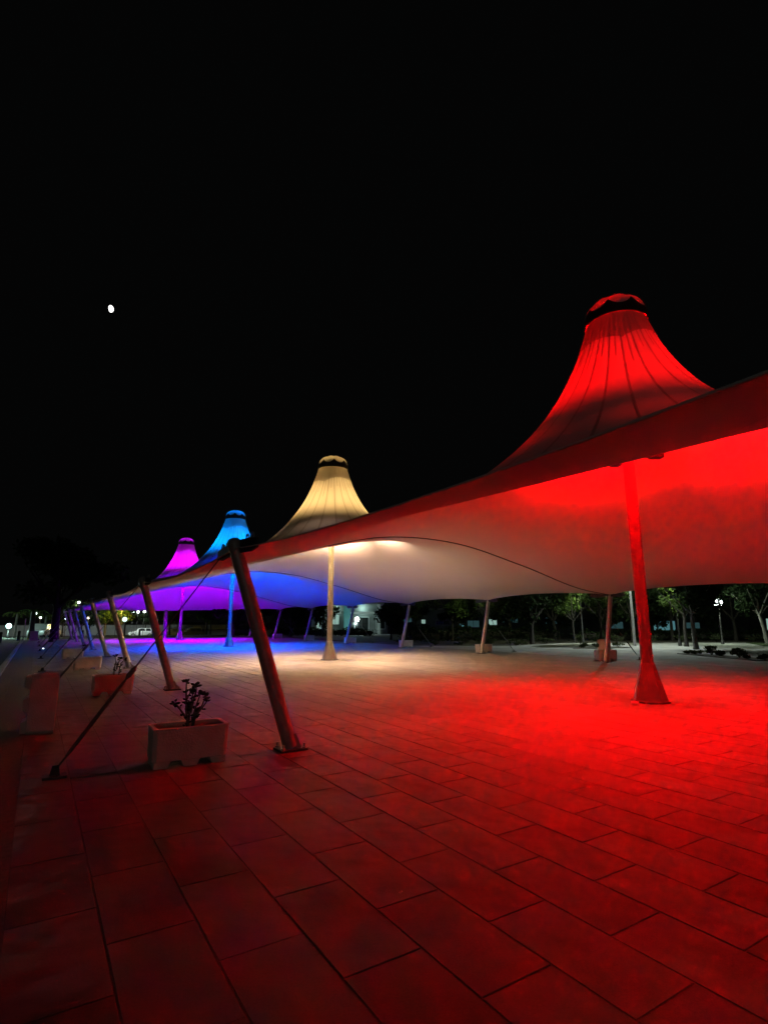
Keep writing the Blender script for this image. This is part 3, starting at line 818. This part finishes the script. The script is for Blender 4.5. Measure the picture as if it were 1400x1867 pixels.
globe_lamp((-2.4, 70.0, -0.12), 1.25, 'low teal white lamp at the far left', 'globeteal', e=500, gr=0.26, col=(0.6, 1.0, 0.9))
for i, (x, y, h, m, lab) in enumerate([(14.7, 109, 3.3, 'globe', 'leftmost of three globe lamps over the car park'), (15.5, 108.9, 3.3, 'globe', 'middle of three globe lamps over the car park'),
        (16.6, 108.8, 3.35, 'globe', 'rightmost of three globe lamps over the car park'), (6.6, 94.8, 2.1, 'globewarm', 'warm globe lamp between the thin leaning masts'),
        (9.6, 99.0, 2.9, 'globewarm', 'small warm lamp left of the yellow foliage'), (-0.2, 90, 2.7, 'globe', 'small high white lamp above the pale palm trunk'),
        (0.4, 88, 2.1, 'globe', 'small white lamp just below the high one by the palm'), (3.6, 92, 2.0, 'globe', 'low white lamp right of the big dark tree trunk'),
        (20.4, 101, 3.2, 'globe', 'small lamp right of the dark red leaning mast')]):
    globe_lamp((x, y, float(ground_z(np.float64(x), np.float64(y)))), h - float(ground_z(np.float64(x), np.float64(y))), lab, m, e=(160 if i in (1, 3) else 0), gr=0.22 if y > 95 else 0.15, col=(0.85, 1.0, 0.9) if m == 'globe' else (1.0, 0.85, 0.55))
for x, y, h, lab in ((29.7, 32.3, 4.3, 'lamp added to light the tree with bright green leaves, globe behind the canopy edge'), (35.6, 27.9, 4.3, 'lamp added to light the leafy tree left of the upended planter, globe hidden'), (36.5, 20.9, 4.6, 'lamp added to light the tree right of the red mast, globe hidden')):
    globe_lamp((x, y, -0.05), h, lab, e=330, col=(0.85, 1.0, 0.55), gr=0.15, group='lamps added to light the leaves')  # unseen lamps added inside the trees to light their leaves
r = thing('lit_disc_sign', (10.4, 84.4, float(ground_z(np.float64(10.4), np.float64(84.4)))), 'round pale lit disc on a short post behind the olive leaning mast', 'lit sign')
MB().tube([(0, 0, 0), (0, 0, 2.3)], 0.05, 8).build('post', M['edgemast'], r)
d = MB(); d.tube([(0, -0.04, 2.5), (0, 0.04, 2.5)], 0.32, 20); d.build('disc', M['discm'], r)
r = thing('ground_light', (0.5, 38.2, 0), 'tiny bright light set in the blue lit paving at left', 'ground light')
MB().lathe([(0.07, 0), (0.07, 0.03), (0.05, 0.035)], 12).build('rim', M['darksteel'], r)
MB().sphere((0, 0, 0.04), 0.045, 10, 6, 0.6).build('lens', M['globe'], r)

# ------------------------------------------------------------------ trees and shrubs
def leaf_mesh(name, centers, size, m, rng, droop=0.0):
    n = len(centers)
    d = rng.normal(size=(n, 3)); d[:, 2] -= droop; d /= np.linalg.norm(d, axis=1)[:, None]
    u = np.cross(d, rng.normal(size=(n, 3))); u /= np.linalg.norm(u, axis=1)[:, None]
    s = size*rng.uniform(0.6, 1.4, n)[:, None]
    w = s*0.45
    a = centers - d*s; b = centers + u*w; c = centers + d*s; e = centers - u*w
    v = np.stack([a, b, c, e], 1).reshape(-1, 3)
    f = np.arange(4*n).reshape(-1, 4)
    me = bpy.data.meshes.new(name)
    me.vertices.add(len(v)); me.vertices.foreach_set('co', v.ravel())
    me.loops.add(4*n); me.loops.foreach_set('vertex_index', f.ravel())
    me.polygons.add(n); me.polygons.foreach_set('loop_start', np.arange(0, 4*n, 4)); 
    me.update(calc_edges=True); me.validate(); me.materials.append(m)
    return me

def crown_points(rng, n, c, rx, rz, blobs=16, flat=0.0):
    cs = rng.normal(size=(blobs, 3)); cs /= np.linalg.norm(cs, axis=1)[:, None]
    cs *= rng.uniform(0.35, 0.85, blobs)[:, None]
    k = rng.integers(0, blobs, n)
    p = rng.normal(size=(n, 3)); p /= np.linalg.norm(p, axis=1)[:, None]
    p *= (rng.uniform(0, 1, n)**0.4)[:, None]*rng.uniform(0.22, 0.42, blobs)[k][:, None]
    q = cs[k] + p
    return np.array(c) + q*np.array([rx, rx, rz])

def tree(name, loc, th, crown_c, rx, rz, label, n=1500, leafm='leafdark', barkm='bark', tr=0.16, ls=0.16, seed=1, group='trees around the plaza', lean=0.0, cat='tree'):
    rng = np.random.default_rng(seed)
    r = thing(name, loc, label, cat, group)
    top = Vector((lean, 0, th))
    t = MB(); t.tube([(0, 0, -0.1), (0.02*rng.normal(), 0, 0.25), (lean*0.4, 0.04*rng.normal(), th*0.5), top, (lean*1.2, 0, crown_c + 0.2*rz)], [tr*1.6, tr*1.1, tr*0.85, tr*0.75, tr*0.3], 9)
    for k in range(6):
        a = k*1.05 + rng.uniform(0, 0.6); q = rng.uniform(0.5, 0.8)
        e = (lean + math.cos(a)*rx*q, math.sin(a)*rx*q, crown_c + rz*rng.uniform(-0.3, 0.4))
        t.tube([top - Vector((0, 0, 0.2*k*th/10)), (top + Vector(e))*0.5 + Vector((0, 0, -0.1)), e], [tr*0.45, tr*0.28, tr*0.08], 6)
    t.build('trunk', M[barkm], r)
    pts = crown_points(rng, n, (lean, 0, crown_c), rx, rz)
    link('crown', leaf_mesh('crown', pts, ls, M[leafm], rng), r)
    return r

gz = lambda x, y: float(ground_z(np.float64(x), np.float64(y)))
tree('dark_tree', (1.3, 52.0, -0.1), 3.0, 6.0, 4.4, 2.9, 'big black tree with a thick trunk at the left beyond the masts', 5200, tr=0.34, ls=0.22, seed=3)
# right-hand planting beyond the path
TR = [((25.5, 37.1), 1.9, 3.6, 2.3, 1.9, 'leaf', 0.10, 'leafy tree above the teal lit wall strip, right of a grey leaning mast'),
      ((29.5, 41.4), 1.9, 3.9, 2.5, 2.2, 'leafdark', 0.12, 'dark tree behind the leafy one over the teal wall strip'),
      ((29.6, 36.2), 2.0, 3.6, 2.0, 1.8, 'leaf', 0.09, 'tree with glinting leaves left of the pale leaning mast'),
      ((29.2, 31.6), 1.9, 3.5, 1.7, 1.6, 'leaf', 0.08, 'small tree with bright green leaves right over the pale leaning mast'),
      ((35.4, 35.3), 1.7, 4.0, 3.3, 2.5, 'leafdark', 0.16, 'broad black tree right of the bright leaves'),
      ((30.8, 28.6), 1.6, 3.9, 3.0, 2.3, 'leafdark', 0.15, 'broad black tree nearest behind the bed shrubs'),
      ((39.5, 33.9), 1.7, 4.0, 3.2, 2.4, 'leafdark', 0.15, 'black tree behind the far mast at the gap of pale glowing patches'),
      ((35.0, 28.2), 1.8, 3.3, 1.9, 1.5, 'leaf', 0.09, 'leafy tree left of the mast that stands before the upended planter'),
      ((32.0, 23.6), 1.9, 3.4, 1.6, 1.5, 'leaf', 0.10, 'leafy tree beside the far mast that stands before the upended planter'),
      ((40.0, 26.6), 1.9, 4.0, 2.9, 2.3, 'leafdark', 0.15, 'dark tree beyond the lamp post left of the red mast'),
      ((36.2, 20.3), 2.1, 3.9, 2.2, 1.9, 'leaf', 0.12, 'tree right of the red mast with a few lit leaves'),
      ((46.5, 27.2), 1.9, 4.2, 3.1, 2.4, 'leafdark', 0.15, 'dark tree behind the lit leaves right of the red mast'),
      ((32.9, 17.9), 2.2, 3.9, 2.4, 1.9, 'leafdark', 0.14, 'tree with a plain straight trunk standing at the path right of the red mast'),
      ((45.0, 19.3), 2.3, 4.1, 2.6, 2.1, 'leafdark', 0.15, 'tree with a slender leaning trunk on the grass patch at the right edge'),
      ((50.5, 24.0), 1.9, 4.2, 3.2, 2.5, 'leafdark', 0.15, 'dark tree near the bright greenish lamp'),
      ((55.0, 22.0), 1.9, 4.2, 3.4, 2.5, 'leafdark', 0.15, 'dark tree farthest right behind the grass patch')]
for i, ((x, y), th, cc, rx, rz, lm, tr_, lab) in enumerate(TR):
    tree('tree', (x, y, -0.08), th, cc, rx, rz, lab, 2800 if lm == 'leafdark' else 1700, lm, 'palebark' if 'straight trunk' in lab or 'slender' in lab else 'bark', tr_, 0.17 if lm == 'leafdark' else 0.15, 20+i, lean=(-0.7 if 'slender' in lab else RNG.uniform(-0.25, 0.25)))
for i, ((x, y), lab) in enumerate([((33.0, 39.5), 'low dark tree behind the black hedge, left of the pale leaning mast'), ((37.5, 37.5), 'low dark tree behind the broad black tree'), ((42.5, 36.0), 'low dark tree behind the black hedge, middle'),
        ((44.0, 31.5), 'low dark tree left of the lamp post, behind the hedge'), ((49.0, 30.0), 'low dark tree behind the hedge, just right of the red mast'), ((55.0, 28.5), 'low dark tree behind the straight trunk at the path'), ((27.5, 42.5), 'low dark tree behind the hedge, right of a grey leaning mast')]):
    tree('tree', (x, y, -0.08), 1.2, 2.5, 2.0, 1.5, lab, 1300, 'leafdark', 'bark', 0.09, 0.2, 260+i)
# far-end trees
FT = [((17.7, 57.9), 'black bushy tree behind the blue mast at the far end', 2.6, 2.2), ((20.9, 61.5), 'black tree just right of the foremost leaning mast', 3.0, 2.2), ((23.6, 56.5), 'black tree between the violet and blue far masts', 2.8, 2.2),
      ((27.0, 55.5), 'black tree left of the lit building', 2.6, 2.1), ((31.5, 73.0), 'dark tree behind the far masts and the lit building', 3.4, 2.6)]
for i, ((x, y), lab, rx, rz) in enumerate(FT):
    tree('tree', (x, y, -0.1), 1.2, 2.9, rx, rz, lab, 2000, 'leafdark', 'bark', 0.16, 0.2, 60+i)
MT = [((15.3, 78.5), 'mid green tree right of the violet mast by the parked cars', 1.9, 'leaf'), ((18.9, 73.6), 'pale green lit tree left of the blue mast at the far end', 1.5, 'leaf'), ((20.6, 78), 'brownish tree between the violet and blue masts', 1.9, 'leaf'),
      ((11.4, 96.5), 'tree with yellow lit foliage right of the olive leaning mast', 2.4, 'leaf'), ((9.2, 97), 'tree with a few yellow lit leaves left of the olive leaning mast', 1.7, 'leaf'),
      ((12.6, 101), 'dark tree behind the yellow foliage', 2.8, 'leafdark'), ((17.5, 112), 'dark tree over the parked silver car', 3.2, 'leafdark'), ((7.6, 104), 'dark tree behind the thin leaning masts', 3.0, 'leafdark'),
      ((3.6, 100), 'dark tree right of the big black trunk', 2.8, 'leafdark'), ((23.5, 113), 'dark tree behind the dark parked car', 3.2, 'leafdark'), ((26.5, 82), 'black tree behind the blue mast row', 3.2, 'leafdark')]
for i, ((x, y), lab, rx, lm) in enumerate(MT):
    z = gz(x, y); tree('tree', (x, y, z), 1.7-z*0.6, 2.6-z*0.8, rx, 1.5, lab, 1100, lm, 'bark', 0.13, 0.2, 80+i)
for x, y, h, lab, lm in ((3.9, 63.0, 3.3, 'pale lit leaves over the top of the blue thin mast', 'leaf'), (3.1, 62.0, 3.2, 'green lit leaves over the sixth leaning mast', 'leaf')):
    tree('tree', (x, y, -0.1), 1.8, h, 1.0, 0.7, lab, 420, lm, 'bark', 0.07, 0.16, int(x*10))
r = globe_lamp((3.3, 60.9, -0.1), 3.5, 'small white lamp in the lit leaves above the thin masts', e=90, gr=0.12)
globe_lamp((11.0, 93.2, gz(11, 93)), 4.4, 'yellow lamp under the yellow lit foliage', 'globewarm', e=2600, col=(1.0, 0.75, 0.12), gr=0.12)

# palms at the far left
def palm(loc, h, label, seed, barkm='palebark', tr=0.16):
    rng = np.random.default_rng(seed)
    r = thing('palm_tree', loc, label, 'palm tree', 'palm trees by the far road')
    MB().tube([(0, 0, -0.1), (0.03, 0, h*0.3), (0.0, 0, h*0.7), (0.02, 0, h)], [tr*1.3, tr, tr*0.9, tr*0.9], 10).build('trunk', M[barkm], r)
    fr = MB()
    for k in range(14):
        a = k*2.4; L = 1.7
        prev = None
        pts = []
        for i in range(6):
            t = i/5; e = 0.9 - 1.9*t*rng.uniform(0.8, 1.1)
            if i == 0: pts.append(Vector((0, 0, h)))
            else: pts.append(pts[-1] + Vector((math.cos(a)*math.cos(e), math.sin(a)*math.cos(e), math.sin(e)))*L/5)
        sd = Vector((-math.sin(a), math.cos(a), 0))
        for i in range(5):
            for q in (-1, 1):
                for s in range(3):
                    p = pts[i].lerp(pts[i+1], s/3); d = (pts[i+1]-pts[i]).normalized()
                    tip = p + sd*q*0.35*(1-0.12*i) + d*0.2 - Vector((0, 0, 0.12))
                    fr.add([p, p+d*0.06, tip], [(0, 1, 2)])
        fr.tube(pts, [0.02]*5+[0.006], 4, False)
    fr.build('frond', M['leaf'], r)
palm((-0.35, 68.0, -0.1), 2.7, 'short palm with a thick pale trunk at far left', 1, tr=0.26)
palm((0.9, 75.5, gz(0.9, 75.5)), 2.4, 'palm with thin trunk right of the thick pale one', 2, tr=0.10)
palm((-2.0, 78, gz(-2, 78)), 2.8, 'palm at the far left edge behind the teal lamp', 3, tr=0.12)
r = thing('signpost', (-0.85, 60.0, -0.1), 'thin pale post left of the thick palm trunk', 'post'); MB().tube([(0, 0, 0), (0, 0, 1.9)], 0.04, 8).build('pole', M['wall'], r); MB().sphere((0, 0, 1.92), 0.05, 8, 6).build('finial', M['wall'], r)
for x, y, lab in ((-2.3, 54.0, 'black bollard at the far left edge'), (-1.2, 60.0, 'small black bollard left of the thin pale post'), (9.9, 67.0, 'thin dark bollard before the silver car, left'), (11.3, 67.2, 'thin dark bollard before the silver car, right'), (4.0, 62.5, 'dark bollard right of the big black trunk')):
    r = thing('bollard', (x, y, -0.1), lab, 'bollard', 'dark bollards along the far kerb')
    MB().lathe([(0.11, 0), (0.11, 0.7), (0.12, 0.72), (0.12, 0.8), (0.07, 0.86), (0.0001, 0.88)], 10).build('post', M['darksteel'], r)
    MB().lathe([(0.16, 0), (0.16, 0.05), (0.11, 0.06)], 10).build('base', M['darksteel'], r)
# trunk-like blue block and cabinet by the tree
r = thing('utility_box', (-0.05, 56.5, -0.1), 'upright box tinted blue left of the big black trunk', 'utility box')
bevel(MB().box((0, 0, 0.42), (0.62, 0.4, 0.84)).build('body', M['concrete'], r), 0.01, 1)
MB().box((0, 0, 0.865), (0.68, 0.46, 0.05)).build('lid', M['concrete'], r)

def shrub(loc, rx, h, label, seed, n=350, group='low shrubs in the beds', m='shrub'):
    rng = np.random.default_rng(seed)
    r = thing('shrub', loc, label, 'shrub', group)
    st = MB()
    for k in range(7):
        a = k*0.9; st.tube([(0, 0, -0.02), (math.cos(a)*rx*0.3, math.sin(a)*rx*0.3, h*0.5), (math.cos(a)*rx*0.6, math.sin(a)*rx*0.6, h*0.85)], [0.012, 0.008, 0.004], 4)
    st.build('stems', M['stem'], r)
    pts = crown_points(rng, n, (0, 0, h*0.55), rx, h*0.5, 9); pts[:, 2] = np.maximum(pts[:, 2], 0.02)
    link('foliage', leaf_mesh('foliage', pts, 0.055, M[m], rng), r)
SH = [((27.9, 15.6), 0.30, 0.16), ((27.5, 15.0), 0.34, 0.2), ((27.6, 14.3), 0.5, 0.55), ((27.2, 13.7), 0.3, 0.3), ((26.6, 12.6), 0.35, 0.42), ((26.3, 12.2), 0.25, 0.28), ((25.7, 11.2), 0.3, 0.3)]
sl = ['flat shrub at the left tip of the bed right of the red mast', 'low flat shrub second from the left tip of the small bed', 'largest round shrub in the small bed right of the red mast', 'small shrub touching the largest round one', 'upright shrub in the middle of the small bed', 'small shrub right beside the upright one', 'shrub at the right end of the small bed']
for i, ((x, y), rx, h) in enumerate(SH): shrub((x, y, 0.01), rx, h, sl[i], 100+i)
rng = np.random.default_rng(5)
line = [(21.9, 31.9), (23.4, 30.8), (25.0, 29.5), (26.6, 28.3), (28.2, 27.9), (29.8, 28.4), (31.6, 29.0), (33.6, 29.6), (36, 28.6), (38.5, 27.2), (41, 25.9), (43.5, 24.6), (46, 23.4), (48.5, 22.1)]
where = ['first at the left end', 'second from the left end', 'third from the left end, right of a pale planter', 'fourth from the left end', 'fifth from the left end', 'sixth from the left end', 'seventh, near the kerb of the pale path', 'eighth, left of the lamp post', 'ninth, behind the lamp post foot', 'tenth, right behind the red mast', 'eleventh, left of the straight trunk', 'twelfth, right of the straight trunk', 'thirteenth, near the grass patch', 'last at the right end']
for i, (x, y) in enumerate(line):
    shrub((x+rng.normal()*0.2, y+rng.normal()*0.2, -0.03), rng.uniform(0.6, 0.95), rng.uniform(0.5, 0.75), 'bushy shrub, %s of the long bed' % where[i], 140+i, 420)
for i, (x, y) in enumerate([(30.2, 22.3), (29.3, 22.0), (28.6, 22.4), (31.0, 21.7)]):
    shrub((x, y, 0.01), 0.4, 0.32, ['shrub in the small bed behind the upended planter, centre', 'shrub in the bed left of the upended planter, inner', 'shrub in the bed left of the upended planter, outer', 'shrub behind the upended planter, nearest the lamp post'][i], 170+i, 260)
def hedge(name, pts, h, w, label, seed, n=3000):
    rng = np.random.default_rng(seed); r = thing(name, (0, 0, 0), label, 'hedge', 'dark hedges beyond the path')
    P = np.array(pts, float); seg = np.linalg.norm(np.diff(P, axis=0), axis=1); k = rng.choice(len(seg), n, p=seg/seg.sum()); t = rng.uniform(0, 1, n)[:, None]
    q = P[k]*(1-t)+P[k+1]*t; q = q + rng.normal(size=(n, 2))*w*0.4
    z = h*rng.uniform(0, 1, n)**0.6*(0.85+0.2*np.sin(q[:, 0]*2.1)+0.1*np.sin(q[:, 1]*3.7))
    link('foliage', leaf_mesh('foliage', np.column_stack([q, z-0.05]), 0.13, M['leafdark'], rng), r)
    MB().tube([(p[0], p[1], h*0.35) for p in pts], h*0.3, 6).build('stems', M['bark'], r)
hedge('hedge', [(26.5, 38.0), (31.5, 36.5), (38.0, 33.0)], 1.3, 1.2, 'long black hedge behind the bed shrubs and pale masts', 1)
hedge('hedge', [(40.0, 31.5), (48, 27.2), (57, 22.5)], 0.95, 1.2, 'black hedge right behind the red mast', 2)
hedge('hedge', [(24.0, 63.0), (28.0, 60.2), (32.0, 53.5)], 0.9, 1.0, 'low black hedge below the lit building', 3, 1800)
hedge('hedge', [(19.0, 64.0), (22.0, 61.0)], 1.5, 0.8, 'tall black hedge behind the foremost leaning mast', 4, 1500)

# ------------------------------------------------------------------ buildings in the distance
def window(parent, x, z, w, h, m, y=-0.02):
    f = MB(); t = 0.07
    for cx, cz, ww, hh in ((x, z+h/2+t/2, w+2*t, t), (x, z-h/2-t/2, w+2*t, t), (x-w/2-t/2, z, t, h), (x+w/2+t/2, z, t, h)): f.box((cx, y-0.03, cz), (ww, 0.10, hh))
    o = f.build('window', M['roofm' if parent.name != 'pavilion_building' else 'wall'], parent)
    MB().box((x, y+0.01, z), (w, 0.02, h)).build('pane', M[m], o)
    MB().box((x, y-0.012, z), (0.05, 0.02, h)).build('mullion', M['roofm'], o)

b = thing('pavilion_building', (33.2, 60.8, -0.1), 'white lit pavilion with a teal pillar and porch behind the cream mast', 'building', None, R(-28))
bevel(MB().box((0, 2.0, 1.9), (9.5, 4.0, 3.8)).build('wall', M['greywall'], b), 0.02, 1)
bevel(MB().box((0, 1.7, 3.9), (10.4, 5.6, 0.22)).build('roof', M['roofm'], b), 0.02, 1)
bevel(MB().box((-0.35, -1.0, 1.9), (0.8, 0.8, 3.78)).build('pillar', M['tealwall'], b), 0.03, 1)
bevel(MB().box((3.6, -0.9, 1.9), (0.35, 0.35, 3.78)).build('pillar', M['wall'], b), 0.02, 1)
bevel(MB().box((-2.4, -0.9, 1.9), (0.22, 0.22, 3.78)).build('pillar', M['wall'], b), 0.02, 1)
MB().box((1.2, -0.9, 2.75), (4.4, 0.2, 0.25)).build('beam', M['wall'], b)
MB().box((-1.4, -0.9, 2.75), (1.78, 0.2, 0.22)).build('beam', M['wall'], b)
for x, z, w, h, m in ((-3.6, 1.6, 0.9, 1.5, 'litglass'), (-2.9+1.1, 1.9, 0.9, 1.0, 'litglass'), (1.5, 1.4, 1.7, 1.6, 'glassdark'), (3.9, 1.5, 1.0, 1.4, 'glassdark')): window(b, x, z, w, h, m)
dd = MB().box((0.35, -0.02, 1.05), (0.9, 0.06, 2.1)).build('door', M['glassdark'], b); MB().box((0.68, -0.07, 1.05), (0.03, 0.04, 0.3)).build('handle', M['rim'], dd)
MB().box((0, -1.6, 0.08), (10.2, 3.0, 0.16)).build('step', M['path'], b)
lamp_light(b, 3.3, (0.6, 1.0, 0.9), 60, 0.1, -2.0); lamp_light(b, 3.3, (0.62, 1.0, 0.9), 60, 0.1, 1.6)
for o in b.children:
    if o.type == 'LIGHT': o.location.y = -0.55

b = thing('teal_wall_building', (47.5, 56.0, -0.1), 'long low building with glowing panes in place of teal lit wall seen under the dark trees', 'building', None, R(-45))
MB().box((0, 2.0, 1.6), (34, 4.0, 3.2)).build('wall', M['dimwall'], b)
MB().box((0, 1.8, 3.3), (35, 5.0, 0.2)).build('roof', M['roofm'], b)
for x, w, h, m in ((-15.8, 0.8, 0.5, 'litglass'), (-13.2, 2.6, 0.75, 'litteal'), (-9.6, 0.7, 0.9, 'glassdark'), (-7.5, 1.4, 0.7, 'dimteal'), (-5.2, 0.5, 1.0, 'litglass'), (-2.6, 1.8, 0.8, 'glassdark'), (-0.2, 0.7, 0.6, 'litteal'), (1.4, 1.5, 0.6, 'dimteal'), (3.9, 1.0, 0.5, 'litglass'), (6.1, 1.9, 0.7, 'dimteal'), (9.0, 1.2, 0.8, 'glassdark'), (11.6, 2.2, 0.7, 'dimteal'), (14.6, 1.6, 0.75, 'glassdark')):
    window(b, x, 1.42 + 0.45*math.sin(x*2.3), w, h*(1.0 + 0.5*math.sin(x*5.1)), m)  # panes glow where lamp-lit wall shows between the trunks
b = thing('far_hall', (80.0, 43.0, -0.1), 'low far hall with glowing panes in place of pale blue lit wall right of the red mast', 'building', None, R(-62))
MB().box((0, 2.0, 1.7), (40, 4.0, 3.4)).build('wall', M['dimwall'], b)
MB().box((0, 1.8, 3.5), (41, 5.0, 0.2)).build('roof', M['roofm'], b)
for x, w, h, m in ((-17.4, 1.2, 1.0, 'litglass'), (-14.2, 1.0, 1.4, 'glassdark'), (-11.0, 2.4, 1.0, 'dimteal'), (-7.0, 0.9, 1.2, 'glassdark'), (-4.2, 2.8, 1.3, 'litteal'), (-0.6, 1.8, 0.8, 'dimteal'), (2.4, 1.4, 0.9, 'glassdark'), (5.6, 1.0, 1.3, 'glassdark'), (8.6, 0.8, 1.6, 'litglass'), (12.0, 1.6, 1.0, 'glassdark'), (16.0, 1.4, 0.8, 'glassdark')):
    window(b, x, 1.5 + 0.4*math.sin(x*1.9), w, h, m)  # glowing panes stand for lit patches of the wall
b = thing('site_wall', (2, 128, -1.2), 'long pale wall behind the car park', 'wall')
MB().box((0, 0, 1.0), (76, 0.3, 2.0)).build('wall_panel', M['wall'], b); MB().box((0, 0, 2.06), (76.2, 0.4, 0.12)).build('coping', M['kerb'], b)

# ------------------------------------------------------------------ parked cars
def car(loc, rz, paint, label):
    r = thing('parked_car', loc, label, 'car', 'cars parked in the far car park', rz)
    low = [(-2.2, 0.32), (2.15, 0.32), (2.22, 0.55), (2.12, 0.86), (1.2, 0.98), (-1.95, 1.0), (-2.2, 0.9), (-2.25, 0.6)]
    bd = MB().prism(low, 1, -0.88, 0.88).build('body', M[paint], r); bevel(bd, 0.07, 2)
    cab = MB(); zs = [(-1.9, 1.25, 0.98, 0.83), (-1.55, 0.35, 1.58, 0.66)]
    (a0, b0, z0, w0), (a1, b1, z1, w1) = zs
    cab.add([(a0, -w0, z0), (b0, -w0, z0), (b0, w0, z0), (a0, w0, z0), (a1, -w1, z1), (b1, -w1, z1), (b1, w1, z1), (a1, w1, z1)], [(4, 5, 6, 7), (0, 1, 5, 4), (1, 2, 6, 5), (2, 3, 7, 6), (3, 0, 4, 7)])
    bevel(cab.build('cabin', M[paint], r), 0.05, 2)
    for s in (-1, 1):
        for (p, q) in ((-1.62, -0.72), (-0.62, 0.28)):
            u = 0.9
            MB().add([(p+0.03, s*(w0-0.015), 1.03), (q, s*(w0-0.015), 1.03), (q-0.12 if q > 0 else q, s*(w1+0.035), 1.49), (p+0.14, s*(w1+0.035), 1.49)], [(0, 1, 2, 3)]).build('side_window', M['glassdark'], r)
        for x in (-1.38, 1.38):
            w = MB().tube([(x, s*0.70, 0.33), (x, s*0.89, 0.33)], 0.33, 18).build('wheel', M['tyre'], r)
            MB().tube([(x, s*0.885, 0.33), (x, s*0.90, 0.33)], 0.2, 12).build('rim', M['rim'], w)
        MB().box((2.12, s*0.62, 0.72), (0.12, 0.36, 0.14)).build('headlight', M['rim'], r)
    MB().add([(0.40, -0.62, 1.53), (1.16, -0.76, 1.02), (1.16, 0.76, 1.02), (0.40, 0.62, 1.53)], [(0, 1, 2, 3)]).build('windscreen', M['glassdark'], r)
    return r
def carp(x, y, rz, paint, label): return car((x, y, gz(x, y)+0.012), R(rz), paint, label)
carp(16.6, 110.5, 176, 'carwhite', 'silver white parked car behind the olive leaning mast')
carp(20.6, 101.0, 160, 'cardark', 'dark parked car left of the violet mast')
carp(23.0, 100.0, 190, 'cardark', 'dark parked car right of the violet mast')
for i, lab in enumerate(['pale parked car nearest in the row left of the black trunk', 'second pale parked car in the row left of the black trunk', 'third pale parked car in the row left of the black trunk']):
    carp(0.6+i*0.5, 76.0+i*4.2, 255, 'carwhite', lab)
globe_lamp((-6.5, 80, gz(-6.5, 80)), 5.0, 'unseen lamp added to light the row of pale parked cars, just off the left edge', e=1800, gr=0.2)  # kept out of view, added to light the pale cars
globe_lamp((11.5, 104, gz(11.5, 104)), 6.0, 'high lamp over the silver parked car, hidden by the canopy', e=3500, gr=0.2)

# ------------------------------------------------------------------ the moon
mm = MB(); n, mlat = 28, 14
vs = []; fs = []
for j in range(mlat+1):
    la = -math.pi/2 + math.pi*j/mlat
    for k in range(n):
        a = 2*math.pi*k/n
        cx_ = math.cos(la)*math.cos(a); cz_ = math.sin(la)
        cx_ *= 1.0 if cx_ > 0 else 0.62         # gibbous: the bulging limb and the flatter terminator
        vs.append((cx_*4.6, math.cos(la)*math.sin(a)*3.0, cz_*5.4))
for j in range(mlat):
    for k in range(n):
        l = (k+1) % n; fs.append((j*n+k, j*n+l, (j+1)*n+l, (j+1)*n+k))
mm.add(vs, fs, True)
o = mm.build('moon', M['moon']); o.location = Vector((0, 0, 1.6)) + MOON_DIR*1000
o.rotation_euler = (R(28), R(-16), R(3)); tag(o, 'small bright gibbous moon alone in the black sky', 'moon')
